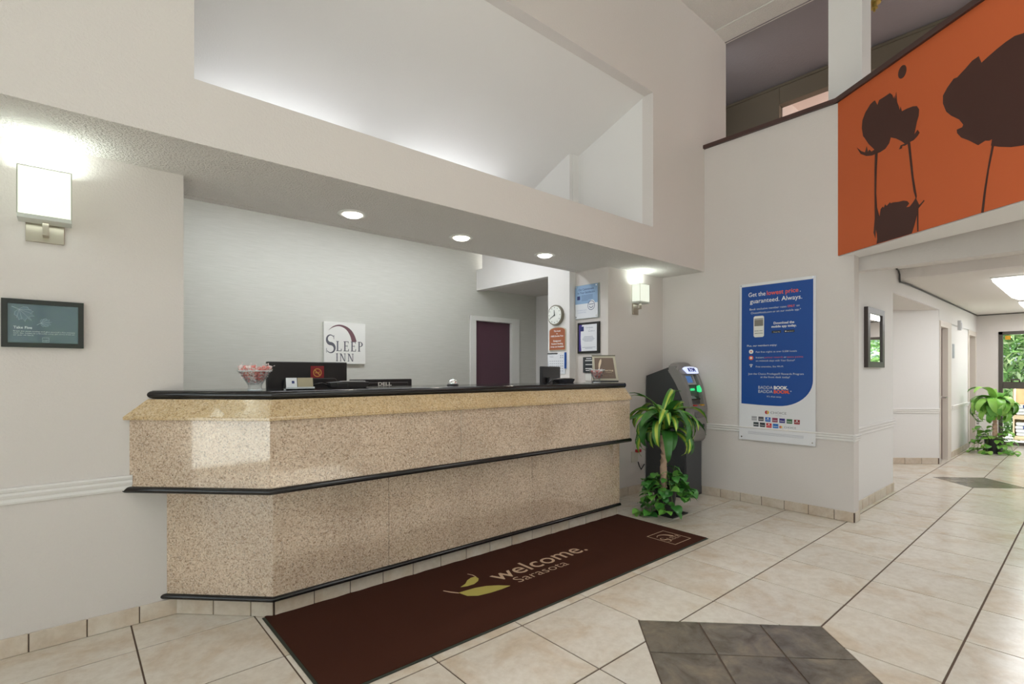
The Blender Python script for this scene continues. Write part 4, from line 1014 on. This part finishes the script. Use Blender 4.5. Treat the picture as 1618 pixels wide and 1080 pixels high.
BIG= [(1.477, 3.333), (1.433, 3.347), (1.383, 3.343), (1.331, 3.332), (1.283, 3.318), (1.236, 3.302), (1.219, 3.355), (1.177, 3.351), (1.131, 3.325), (1.077, 3.299), (1.052, 3.304), (1.007, 3.268), (0.976, 3.23), (0.976, 3.174), (1.0, 3.106), (1.035, 3.061), (1.091, 3.007), (1.118, 2.96), (1.111, 2.946), (1.074, 2.947), (1.077, 2.922), (1.104, 2.88), (1.157, 2.836), (1.215, 2.78), (1.259, 2.79), (1.283, 2.779), (1.302, 2.78), (1.295, 2.742), (1.343, 2.714), (1.411, 2.682), (1.477, 2.663), (1.727, 2.723), (1.897, 2.95), (1.877, 3.2), (1.677, 3.33)]
STD= [(1.3, 2.743), (1.312, 2.733), (1.283, 2.596), (1.265, 2.475), (1.249, 2.332), (1.234, 2.335), (1.253, 2.48), (1.273, 2.599)]
def sil(name, *polys):
    m = MB()
    for p_ in polys: m.fpoly(frm, p_, .0062, .008)
    return build(name, m, DBROWN, mu)
sil('tulip_print', TUL); sil('pod_print', POD); sil('poppy_print', BIG); sil('stem_print', STA); sil('stem_print', STB); sil('stem_print', STC); sil('stem_print', STD)
sil('dot_print', [(.652 + .036 * math.cos(2 * PI * i / 20), 3.584 + .048 * math.sin(2 * PI * i / 20)) for i in range(20)])
# further stems past the edge of the picture
sil('poppy_print', [(x_ + 1.25, z_ * .8 + .5) for x_, z_ in TUL]); sil('stem_print', [(1.66, 2.95), (1.68, 2.95), (1.70, 2.34), (1.68, 2.34)])

# downlights
for i, (x_, y_) in enumerate(((1.458, 3.33), (2.366, 3.34), (3.303, 3.342))):
    d = thing('downlight', ['lit round recessed downlight in the soffit, farthest left', 'lit round recessed downlight in the soffit, middle of three', 'lit round recessed downlight in the soffit, nearest the corner sconce'][i], 'ceiling light', (x_, y_, SZ - .003), 'recessed downlights in the soffit')
    n = 32; z_ = SZ - .003
    build('trim_ring', MB().lathe((x_, y_, z_), [(.098, 0), (.098, -.004), (.085, -.010), (.066, -.006), (.062, .0), (.0610, .0005)], n), WHITE, d, smooth=True)
    build('lens', MB().lathe((x_, y_, z_ - .0065), [(.001, 0), (.062, 0), (.060, -.006), (.045, -.014), (.001, -.018)], n), LEDM, d)
    l = bpy.data.lights.new('downlight_lamp', 'SPOT'); l.energy = 26; l.spot_size = math.radians(125); l.spot_blend = .9; l.color = (1, .90, .76); l.shadow_soft_size = .05
    o = bpy.data.objects.new('downlight_lamp', l); C.objects.link(o); o.location = (x_, y_, SZ - .02)
for x_, y_ in FILL_PANELS:  # made-up panels that carry the added lobby fill lamps
    d = thing('lobby_fill_panel', {-2.2: 'unseen fill panel added to the lobby ceiling, nearest the south and west windows', -2.4: 'unseen fill panel added to the lobby ceiling, nearest the south wall, mezzanine side', .1: 'unseen fill panel added to the lobby ceiling, nearest the niche, west side', -.1: 'unseen fill panel added to the lobby ceiling, nearest the niche, mezzanine side'}[y_], 'ceiling light', (x_, y_, 5.06), 'square fill panels added to the high lobby ceiling')
    build('frame', MB().box(x_ - .62, y_ - .62, 5.03, x_ + .62, y_ + .62, 5.061), WHITE, d)
d = thing('ceiling_light', 'added flat fill light where the corridor begins, unseen past the right edge of the view', 'ceiling light', (6.2, -.9, 2.45), 'corridor ceiling lights')  # made-up fixture for the fill lamp on the pillar
build('frame', MB().box(5.58, -1.17, 2.41, 6.82, -.63, 2.459), WHITE, d)
# corridor ceiling lights
for i, (x0_, x1_) in enumerate(((7.72, 9.62), (10.6, 12.2))):
    y0_, y1_ = .80, .16; z_ = 2.355
    d = thing('ceiling_light', ['wide wraparound ceiling light, nearer of two in the corridor', 'wide wraparound ceiling light, farther one near the end door'][i], 'ceiling light', ((x0_ + x1_) / 2, .5, z_), 'corridor ceiling lights')
    build('housing', MB().box(x0_, y1_, z_ - .014, x1_, y0_, z_ - .001), WHITE, d)
    vs = []; n = 6; pr = [(y0_ - .01, z_ - .014), (y0_ - .02, z_ - .05), (y0_ - .09, z_ - .085), (y1_ + .09, z_ - .085), (y1_ + .02, z_ - .05), (y1_ + .01, z_ - .014)]
    for x_ in (x0_ + .02, x1_ - .02): vs += [(x_, a_, b_) for a_, b_ in pr]
    build('diffuser', MB().add(vs, [tuple(range(n)), tuple(range(n, 2 * n))] + [(k, (k + 1) % n, n + (k + 1) % n, n + k) for k in range(n)]), FLUO, d)
    l = area('corridor_lamp', ((x0_ + x1_) / 2, .48, z_ - .10), (0, 0, 0), x1_ - x0_, .5, 17 + 7 * i, (.97, .98, 1)); l.data.shape = 'RECTANGLE'
# office fluorescent strips hung at the back of the open niche, out of the camera's sight
for i, x_ in enumerate((1.3, 2.9)):
    d = thing('strip_light', ['long fluorescent strip hanging in the office above the low work counter, left', 'long fluorescent strip hanging in the office above the low work counter, right'][i], 'light', (x_, 4.35, 2.95))
    build('housing', MB().box(x_ - .62, 4.30, 2.93, x_ + .62, 4.40, 2.96), WHITE, d)
    build('tube', MB().tube([(x_ - .6, 4.35, 2.98), (x_ + .6, 4.35, 2.98)], .014, 10), FLUO, d)
    for k in (-.5, .5): build('hanger', MB().tube([(x_ + k, 4.35, 2.96), (x_ + k, 4.35, 3.40)], .003, 5), NICK, d)
    area('strip_lamp', (x_, 4.35, 3.0), (PI, 0, 0), 1.2, .08, 3.6, (.90, .95, 1))
area('office_lamp', (2.2, 4.35, 2.92), (0, 0, 0), 2.8, .3, 36, (.90, .95, 1))
# ------------------------------------------------------------ bank machine
X0, X1 = 4.792, 5.135
at = thing('cash_machine', 'grey free-standing cash machine with a lit ATM sign, in the corner behind the plant', 'atm', (4.96, 3.03, 0))
cb_ = MB(); side = [(3.27, 0), (2.805, 0), (2.805, .80), (2.82, .92), (2.862, 1.09), (2.96, 1.29), (2.99, 1.36), (3.27, 1.268)]
frx = Fr((0, 0, 0), (0, 1, 0), (0, 0, 1))
cb_.fpoly(frx, side, X0 + .003, X1 - .003)
build('cabinet', cb_, CHAR, at, bevel=.004)
build('lower_door', MB().box(X0 + .02, 2.797, .03, X1 - .02, 2.806, .62), simple('graphite_door_panel', srgb(76, 78, 82), .4), at, bevel=.003)
Fp = [(.575, 2.79), (.60, 2.765), (.66, 2.752), (.80, 2.742), (.93, 2.738), (.955, 2.745), (1.0, 2.752), (1.10, 2.772), (1.20, 2.803), (1.30, 2.850), (1.36, 2.890), (1.395, 2.925), (1.405, 2.95)]
Bp = [(1.405, 3.0), (1.36, 3.0), (1.29, 2.965), (1.09, 2.865), (.92, 2.822), (.80, 2.807), (.575, 2.807)]
def yF(z):
    for (a, ya), (b, yb) in zip(Fp, Fp[1:]):
        if a <= z <= b: return ya + (yb - ya) * (z - a) / (b - a)
    return Fp[-1][1]
xm_ = (X0 + X1) / 2; hw = (X1 - X0) / 2 + .0075
# bezel: side rails, top arch and lower bowl around a recessed channel
def rail_mb(xa, xb, za=.93, zb=1.33, dy=0):
    f_ = [(yF(z), z) for z in [za + (zb - za) * k / 8 for k in range(9)]]
    return MB().fpoly(frx, f_ + [(y + .075 + .06 * max(0, min(1, (z - 1.0) / .3)), z) for y, z in f_[::-1]], xa, xb)
for xa, xb in ((X0 - .004, X0 + .062), (X1 - .055, X1 + .004)):
    build('bezel_rail', rail_mb(xa, xb), GREYP, at, bevel=.006)
top = MB(); n = 10; vs = []
zs = [1.285, 1.31, 1.34, 1.37, 1.395, 1.41]
for z in zs:
    for k in range(n + 1):
        u = -1 + 2 * k / n; arch_ = (1 - u * u) ** .5 if abs(u) < 1 else 0
        vs.append((xm_ + u * hw, yF(min(z, 1.4)) + .0 - .02 * (1 - u * u), z - .045 * (1 - (1 - u * u) ** .45) * (z - 1.285) / .125))
m_ = len(zs); fs = [(i * (n + 1) + k, i * (n + 1) + k + 1, (i + 1) * (n + 1) + k + 1, (i + 1) * (n + 1) + k) for i in range(m_ - 1) for k in range(n)]
b0 = len(vs)
for z in zs:
    for k in range(n + 1):
        u = -1 + 2 * k / n
        vs.append((xm_ + u * hw, 2.985 if z > 1.3 else 2.95, z - .045 * (1 - (1 - u * u) ** .45) * (z - 1.285) / .125))
fs += [(b0 + i * (n + 1) + k, b0 + (i + 1) * (n + 1) + k, b0 + (i + 1) * (n + 1) + k + 1, b0 + i * (n + 1) + k + 1) for i in range(m_ - 1) for k in range(n)]
fs += [(k, b0 + k, b0 + k + 1, k + 1) for k in range(n)] + [((m_ - 1) * (n + 1) + k, (m_ - 1) * (n + 1) + k + 1, b0 + (m_ - 1) * (n + 1) + k + 1, b0 + (m_ - 1) * (n + 1) + k) for k in range(n)]
for k in (0, n): fs += [(i * (n + 1) + k, (i + 1) * (n + 1) + k, b0 + (i + 1) * (n + 1) + k, b0 + i * (n + 1) + k) for i in range(m_ - 1)]
top.add(vs, fs)
build('bezel_top', top, GREYP, at, smooth=True)
lower = MB().fpoly(frx, [(yF(z), z) for z in (.575, .60, .66, .80, .93)] + [(2.80, .93), (2.807, .575)], X0 - .004, X1 + .004)
build('bezel_lower', lower, GREYP, at, bevel=.02, seg=3)
build('channel', MB().fpoly(frx, [(yF(z) + .045, z) for z in (.93, 1.0, 1.1, 1.2, 1.30)] + [(yF(z) + .075, z) for z in (1.30, 1.2, 1.1, 1.0, .93)], X0 + .05, X1 - .04), simple('dark_grey_plastic', srgb(92, 88, 88), .4), at)
build('bezel_cheek', MB().fpoly(frx, [(2.87, 1.26), (2.96, 1.26), (2.992, 1.375), (2.91, 1.372)], X0 - .003, X0 + .09), GREYP, at, bevel=.004)
def onface(z0_, z1_, off):
    y0_, y1_ = yF(z0_), yF(z1_); f_ = Fr((0, y0_ + off, z0_), (1, 0, 0), (0, y1_ - y0_, z1_ - z0_)); return f_
fa = Fr((0, yF(1.29) - .026, 1.29), (1, 0, 0), (0, yF(1.365) - yF(1.29), .075))
sgn = MB().fpoly(fa, [(X0 + .075, 0), (X1 - .055, 0), (X1 - .025, .06)] + [(xm_ + .14 * math.cos(math.radians(a_)), .06 + .022 * math.sin(math.radians(a_))) for a_ in (30, 60, 90, 120, 150)] + [(X0 + .035, .06)], 0, .012)
so = build('lit_sign', sgn, ATMS, at)
lt = MB(); q_ = xm_ - .062
def bar(x0, y0, x1, y1, t=.011): lt.fpoly(fa, [(x0 - t / 2, y0), (x0 + t / 2, y0), (x1 + t / 2, y1), (x1 - t / 2, y1)], .012, .016)
bar(q_, .014, q_ + .016, .064); bar(q_ + .034, .014, q_ + .018, .064); lt.fbox(fa, q_ + .006, .028, .012, q_ + .028, .036, .016)
bar(q_ + .062, .014, q_ + .062, .056); lt.fbox(fa, q_ + .043, .055, .012, q_ + .081, .064, .016)
bar(q_ + .094, .014, q_ + .094, .064); bar(q_ + .132, .014, q_ + .132, .064); bar(q_ + .113, .030, q_ + .097, .064, .010); bar(q_ + .113, .030, q_ + .129, .064, .010)
build('lettering', lt, simple('blue_sign_letters', srgb(30, 50, 150), .5), at)
fs2 = onface(1.17, 1.275, .028)
scr = build('screen_panel', MB().fbox(fs2, X0 + .07, 0, 0, X1 - .09, .115, .012), LGREYP, at, bevel=.002)
build('screen', MB().fbox(fs2, X0 + .09, .022, .012, X0 + .19, .098, .014), ATMB, scr)
bm_ = MB()
for k in range(4): bm_.fbox(fs2, X0 + .203, .024 + k * .019, .012, X0 + .222, .036 + k * .019, .016)
build('button', bm_, GREYP, scr)
fg = onface(1.10, 1.16, .022)
build('card_slot', MB().fbox(fg, X0 + .10, .012, 0, X0 + .17, .034, .014), ATMG, at, bevel=.002)
build('card_guide', MB().fpoly(fg, [(X1 - .12, .0), (X1 - .07, -.012), (X1 - .052, .02), (X1 - .07, .065), (X1 - .10, .06)], 0, .026), ATMG, at, bevel=.004)
fk_ = Fr((0, yF(.97) + .045, 1.035), (1, 0, 0), (0, .9, .35))
kp = build('keypad', MB().fbox(Fr((0, 2.775, 1.015), (1, 0, 0), (0, .75, .5)), X0 + .075, 0, 0, X1 - .085, .085, .012), BLKP, at, bevel=.003)
kk = MB(); fkk = Fr((0, 2.775, 1.015), (1, 0, 0), (0, .75, .5))
for i in range(4):
    for j in range(4): kk.fbox(fkk, X0 + .088 + i * .024, .008 + j * .019, .012, X0 + .105 + i * .024, .021 + j * .019, .018)
build('key', kk, LGREYP, kp)
build('shelf', MB().fpoly(frx, [(2.745, .93), (2.80, .93), (2.80, .975), (2.752, .955)], X0 + .05, X1 - .04), GREYP, at)
build('sticker', MB().box(X0 + .085, 2.742, .9545, X0 + .145, 2.78, .966), simple('red_sticker', srgb(210, 60, 52), .5), at)
build('sticker', MB().box(X1 - .115, 2.742, .9545, X1 - .055, 2.775, .966), YELL, at)
fl_ = facing_s(0, yF(.85))
build('cash_tray', MB().fpoly(fl_, [(X0 + .08, .86), (X0 + .11, .83), (X1 - .09, .83), (X1 - .05, .86), (X1 - .05, .895), (X0 + .08, .895)], -.01, .006), simple('mid_grey_plastic', srgb(112, 108, 108), .35), at, bevel=.005)  # cash tray in a grey darker than the bezel
build('lock', MB().tube([(X1 - .075, yF(.745) - .006, .745), (X1 - .075, yF(.745) + .01, .745)], .019, 16), BLKP, at)

# wall outlet with a red plug
ou = thing('wall_outlet', 'white wall outlet with a small red plug-in, low on the wall behind the potted plant', 'outlet', (4.60, YW - .004, .40))
build('plate', MB().box(4.545, YW - .012, .34, 4.655, YW - .001, .455), simple('outlet_plate', srgb(206, 200, 188), .5), ou, bevel=.003)
build('plug', MB().box(4.60, YW - .05, .445, 4.665, YW - .012, .475), simple('red_plug', srgb(190, 46, 52), .5), ou, bevel=.004)
build('cable', MB().tube([(4.63, YW - .03, .34), (4.655, YW - .03, .29), (4.70, YW - .02, .25), (4.76, YW - .02, .30)], .006, 6), BLKP, ou)

# ------------------------------------------------------------ mat
mt = thing('welcome_mat', 'long dark brown carpet mat printed welcome. Sarasota, lying along the desk', 'mat', (2.25, 2.48, 0))
MX0, MY0, MX1, MY1 = .79, 2.028, 3.79, 2.915
mb = MB(); nx = 40; vs = []
def edge(k): return .006 * math.sin(k * 2.3) + .008 * math.sin(k * .9 + 1)
for k in range(nx + 1):
    x_ = MX0 + (MX1 - MX0) * k / nx
    for y_, z_ in ((MY0, .001), (MY0, .007), (MY1 + edge(k) * .8, .007 + .004 * abs(math.sin(k * 1.3))), (MY1 + edge(k) * .8, .001)): vs.append((x_, y_, z_))
mb.add(vs, [(0, 1, 2, 3), tuple(4 * nx + i for i in range(4))] + [(4 * k + i, 4 * k + (i + 1) % 4, 4 * k + 4 + (i + 1) % 4, 4 * k + 4 + i) for k in range(nx) for i in range(4)])
build('carpet', mb, MATB, mt)
build('edge', MB().box(MX0 - .014, MY0 - .014, .0008, MX1, MY0, .0045).box(MX0 - .014, MY0 - .014, .0008, MX0, MY1, .0045), MATE, mt)
fm = Fr((0, 0, .0078), (1, 0, 0), (0, 1, 0))
# wx etc. from the floor plan of the lettering
m = MB().text(fm, 'welcome.', 2.02, 2.452, .145, .0016, 'L', w=.85, bold=.012).text(fm, 'Sarasota', 2.105, 2.352, .080, .0016, 'L', w=.455, bold=.0)
lx, ly, ls = 3.45, 2.097, .228
m.fbox(fm, lx, ly, .0008, lx + ls, ly + .005, .0016).fbox(fm, lx, ly + ls * 1.08, .0008, lx + ls, ly + ls * 1.08 + .005, .0016).fbox(fm, lx, ly, .0008, lx + .005, ly + ls * 1.08, .0016).fbox(fm, lx + ls - .005, ly, .0008, lx + ls, ly + ls * 1.08, .0016)
sleep_inn(m, fm, lx + .012, ly + .01, .215, .0016, 0, 0, inn=False)
build('lettering', m, MATT, mt)
L1 = [(1.735, 2.478), (1.78, 2.475), (1.85, 2.468), (1.92, 2.445), (1.98, 2.405), (2.03, 2.354), (1.96, 2.350), (1.88, 2.355), (1.80, 2.371), (1.75, 2.41)]
L2 = [(1.79, 2.535), (1.84, 2.555), (1.88, 2.59), (1.92, 2.607), (1.955, 2.602), (1.95, 2.565), (1.926, 2.539), (1.88, 2.518), (1.83, 2.520)]
build('leaf_print', MB().fpoly(fm, L1, .0006, .0016).fpoly(fm, L2, .0006, .0016), MATL, mt)
st_ = MB().fpoly(fm, [(1.737, 2.48), (1.732, 2.470), (1.70, 2.515), (1.68, 2.558), (1.686, 2.562), (1.71, 2.52)], .0006, .0016).fpoly(fm, [(1.950, 2.603), (1.957, 2.600), (1.958, 2.635), (1.942, 2.672), (1.937, 2.669), (1.950, 2.632)], .0006, .0016)
build('stem_print', st_, MATT, mt)

# ------------------------------------------------------------ plants
def leaf_mesh(name, L, W, droop, e0, mat, heart=False, fold=.25, twist=0):
    m = bpy.data.meshes.new(name); n = 10 if not heart else 7; vs = []; uv = []
    a = e0; p = Vector((0, 0, 0))
    for i in range(n + 1):
        u = i / n
        if heart: wd = W * (1.0 * math.sin(PI * min(1, (u * .93 + .10))) ** .75) * (1.15 - .35 * u)
        else: wd = W * (math.sin(PI * (.10 + .90 * u) ** .8) ** .6 if u < .985 else .02)
        if i == n: wd = .0008
        tw = twist * u
        for j, s in enumerate((-1, -.5, 0, .5, 1)):
            side_ = Vector((0, math.cos(tw), math.sin(tw))); upv = Vector((-math.sin(a), 0, math.cos(a)))
            q = p + side_ * (s * wd / 2) + upv * (abs(s) * wd * fold * .5) + upv * (.004 * math.sin(u * 14 + s * 2) if not heart else 0)
            vs.append(q); uv.append(((s + 1) / 2, u))
        step = L / n; p = p + Vector((math.cos(a), 0, math.sin(a))) * step; a -= droop / n * (1.0 + 1.2 * u)
    fs = [(i * 5 + j, i * 5 + j + 1, (i + 1) * 5 + j + 1, (i + 1) * 5 + j) for i in range(n) for j in range(4)]
    m.from_pydata([tuple(v) for v in vs], [], fs); m.materials.append(mat)
    ul = m.uv_layers.new(name='UVMap')
    for l in m.loops: ul.data[l.index].uv = uv[l.vertex_index]
    m.shade_smooth(); return m
def place_leaf(me, parent, loc, az, el=0, sc=1.0, roll=0):
    o = bpy.data.objects.new('leaf', me); C.objects.link(o); o.parent = parent
    o.location = Vector(loc) - world_loc(parent); o.rotation_euler = (roll, -el, az); o.scale = (sc, sc, sc)
    return o
def corn_plant(label, plabel, x, y, seed, mat, h_top, span, potr, poth, nleaf, trunk_dx=0, tray=True, gname=None):
    rnd = random.Random(seed)
    t = thing('potted_dracaena', label, 'plant', (x, y, 0))
    z0 = .012 if tray else 0.0
    if tray: build('saucer', MB().box(x - potr * .95, y - potr * 1.35, .001, x + potr * 1.5, y + potr * .9, .012), simple('black_tray', srgb(34, 32, 32), .5), t, bevel=.003)
    n = 28
    build('pot', MB().lathe((x, y, z0), [(potr * .74, 0), (potr * .96, poth * .9), (potr * 1.04, poth * .9), (potr * 1.04, poth), (potr * .93, poth), (potr * .9, poth * .88), (.001, poth * .88)], n), POT, t, smooth=True)
    build('soil', MB().lathe((x, y, z0), [(potr * .9, poth * .885), (.01, poth * .90)], n), SOIL, t)
    tx, ty = x + trunk_dx, y + trunk_dx * .3
    hc = h_top * .62
    tr = MB(); pts = [(tx + .004 * math.sin(k * 1.3), ty, z0 + poth * .8 + (hc - poth * .8) * k / 9) for k in range(10)]
    tr.tube(pts, [.032 + .0015 * ((k * 7) % 3 - 1) for k in range(10)], 12)
    build('trunk', tr, CANE, t, smooth=True)
    hd = MB().tube([(tx, ty, hc - .01), (tx, ty, hc + .10), (tx, ty, hc + .22)], [.022, .018, .008], 8); build('stem', hd, STEM, t)
    sc = span / .66
    ms = [leaf_mesh('strap_leaf', .46 * sc, (.11 if mat is LEAFF else .088) * sc, d_, e_, mat, twist=tw) for d_, e_, tw in (((2.6, .8, .1), (2.2, .6, -.2), (2.6, .35, .1), (1.6, 1.1, 0), (2.2, .1, -.1)) if mat is LEAFF else ((1.9, .95, .25), (1.5, .75, -.3), (2.2, .45, .2), (1.0, 1.25, 0), (1.7, .25, -.25)))]
    for k in range(nleaf):
        u = k / nleaf; az = k * 2.39996 + rnd.uniform(-.2, .2)
        mi = [2, 4, 0, 2, 0, 1, 3][min(6, int(u * 7))]
        mi = rnd.choice([mi, mi, (mi + 1) % 5])
        place_leaf(ms[mi], t, (tx + .012 * math.cos(az), ty + .012 * math.sin(az), hc + .02 + .19 * u + rnd.uniform(-.01, .01)), az, rnd.uniform(-.1, .12), rnd.uniform(.72, 1.02), rnd.uniform(-.3, .3))
    # trailing pothos in the same pot
    p2 = thing('potted_pothos', plabel, 'plant', (x - .01, y - .01, z0 + poth * .9))
    hm_ = [leaf_mesh('heart_leaf', .10 * sc, .085 * sc, d_, e_, LEAFP if mat is LEAFD else mat, heart=True, fold=.2) for d_, e_ in ((.9, .2), (1.4, .5), (.6, -.2))]
    vines = MB(); lv = []
    for k in range(18 if tray else 15):
        az = k * 2.39996 + rnd.uniform(-.3, .3); bx, by = x + potr * .5 * math.cos(az), y + potr * .5 * math.sin(az)
        up = rnd.uniform(.05, .20) * sc; out = rnd.uniform(.10, .24) * sc; down = rnd.choice([0, .02, .12, .22, .26]) if math.cos(az + .9) < .4 or not tray else rnd.choice([0, .05])
        pts = []
        for q in range(7):
            u = q / 6; r_ = potr * .5 + out * u ** .8
            z_ = z0 + poth * .9 + up * math.sin(PI * min(u * 1.25, 1)) - down * max(0, u - .35) * 1.6
            pts.append(Vector((x + r_ * math.cos(az + .3 * u), y + r_ * math.sin(az + .3 * u), max(z_, .03))))
        vines.tube(pts, .0022, 5)
        for q in range(1, 7):
            for side_ in ((-1, 1) if q > 2 else (rnd.choice((-1, 1)),)):
                if rnd.random() < .82: lv.append((pts[q], az + side_ * rnd.uniform(.4, 1.3), rnd.uniform(-.5, .35), rnd.uniform(.55, 1.15)))
    build('stem', vines, STEM, p2)
    for p_, az, el, s_ in lv: place_leaf(rnd.choice(hm_), p2, p_, az, el, s_, rnd.uniform(-.5, .5))
    return t
corn_plant('tall potted dracaena with striped strap leaves, standing between desk and cash machine', 'leafy trailing pothos around the base of the dracaena beside the desk', 4.165, 2.635, 5, LEAFD, 1.16, .70, .105, .235, 54, -.05)
corn_plant('bushy dracaena with bright green leaves near the corridor end door', 'low pothos with bright green leaves around the pot at the corridor end', 11.25, 1.12, 11, LEAFF, 1.10, .72, .125, .24, 60, -.06, tray=False)

# louvred grille on the end wall
lg = thing('wall_grille', 'white louvred grille on the end wall behind the far plant', 'vent', (12.66, 1.33, .1))
fv = facing_w(12.67, 1.46)
build('frame', MB().fbox(fv, 0, .06, .001, .24, .085, .03).fbox(fv, 0, .64, .001, .24, .665, .03).fbox(fv, 0, .085, .001, .02, .64, .03).fbox(fv, .22, .085, .001, .24, .64, .03).fbox(fv, .02, .085, .001, .22, .64, .004), WHITE, lg)
sm = None
for k in range(12):
    z_ = .10 + k * .044
    o = build('slat', MB().fpoly(Fr(tuple(fv.p(.02, 0)), (-1, 0, 0), (0, 0, 1)), [(.006, z_ + .02), (.010, z_ + .02), (.028, z_), (.024, z_)], 0, .20), WHITE, lg)
# small things on the corridor wall
f1_ = facing_s(0, YP)
tag(build('room_sign', MB().fbox(f1_, 10.30, 1.52, .001, 10.44, 1.74, .008), simple('grey_sign', srgb(170, 172, 180), .4), bevel=.002), 'small grey room sign beside the first corridor door', 'sign')
tag(build('wall_alarm', MB().fbox(f1_, 10.75, 1.98, .001, 10.87, 2.13, .04).fbox(f1_, 10.77, 2.0, .04, 10.85, 2.09, .048), simple('alarm_white', srgb(214, 214, 216), .5), bevel=.004), 'small white alarm box high on the corridor wall', 'alarm')
sp = MB().lathe((6.13, 1.49, 5.026), [(.06, 0), (.055, -.012), (.018, -.018), (.014, -.05), (.03, -.055), (.03, -.06), (.012, -.062), (.01, -.09), (.001, -.09)], 16)
tag(build('sprinkler_head', sp, simple('brass', srgb(170, 150, 80), .35, metal=.7), smooth=True, loc=(6.13, 1.49, 5.0)), 'brass sprinkler head on the mezzanine ceiling beside the column', 'sprinkler')

# towel cart outside the end door
tc_ = thing('towel_shelf', 'pale wooden open shelf with towels, outside beyond the glass door', 'shelf', (13.85, .92, 0))
cx0, cx1, cy0, cy1 = 13.72, 14.02, .76, 1.10
for y_ in (cy0, cy1 - .022): build('side_panel', MB().box(cx0, y_, 0, cx1, y_ + .022, 1.02), WOOD, tc_, bevel=.002)
for z_ in (.06, .46): build('shelf', MB().box(cx0, cy0 + .022, z_, cx1, cy1 - .022, z_ + .02), WOOD, tc_)
build('back_panel', MB().box(cx1 - .012, cy0, .02, cx1, cy1, 1.02), WOOD, tc_)
build('rail', MB().box(cx0, cy0 + .022, .40, cx0 + .015, cy1 - .022, .46).box(cx0, cy0 + .022, .0, cx0 + .015, cy1 - .022, .06), WOOD, tc_)
tl = 0
for z_, cnt in ((.08, 4), (.48, 3)):
    for k in range(cnt):
        zz = z_ + k * .068
        T_ = thing('folded_towel', ('folded white towel with navy stripe, ' + ['bottom', 'second', 'third', 'top'][k] + ' of the lower stack of four') if cnt == 4 else ('folded white towel with navy stripe, ' + ['bottom', 'middle', 'top'][k] + ' of the upper stack of three'), 'towel', (13.85, .93, zz), 'folded towels on the shelf outside')
        j = (k * 37 % 5 - 2) * .004
        build('cloth', MB().box(cx0 + .01, cy0 + .035 + j, zz + .001, cx1 - .03, cy1 - .035 + j, zz + .062), TOWEL, T_, bevel=.022, seg=3)
        build('stripe', MB().box(cx0 + .008, .915 + j * 2, zz + .003, cx0 + .012, .945 + j * 2, zz + .06), TOWB, T_)
# foliage outside
def bush(label, cx, cy, cz, rx, ry, rz, n, seed, L=.28):
    rnd = random.Random(seed); m = MB()
    for k in range(n):
        while True:
            q = Vector((rnd.uniform(-1, 1), rnd.uniform(-1, 1), rnd.uniform(-1, 1)))
            if q.length < 1: break
        c = Vector((cx + q.x * rx, cy + q.y * ry, cz + q.z * rz))
        az = rnd.uniform(0, 2 * PI); el = rnd.uniform(-.9, .5); d = Vector((math.cos(az) * math.cos(el), math.sin(az) * math.cos(el), math.sin(el)))
        s = d.cross(Vector((0, 0, 1))).normalized(); s = (Matrix.Rotation(rnd.uniform(-1, 1), 3, d) @ s); l = L * rnd.uniform(.6, 1.2); w_ = l * .13
        dr = Vector((0, 0, -l * .18))
        m.add([c, c + d * l * .45 + s * w_, c + d * l + dr, c + d * l * .45 - s * w_], [(0, 1, 2, 3)])
    o = tag(build('foliage', m, BUSH), label, 'foliage'); stuff(o); return o
bush('dense bright green bamboo-like foliage outside, behind the towel shelf', 16.2, .8, 1.7, .9, 2.2, 1.9, 9000, 3)
bush('green garden foliage outside the south windows', 0, -7.5, 1.3, 4.0, 1.0, 1.6, 2500, 4, .45)
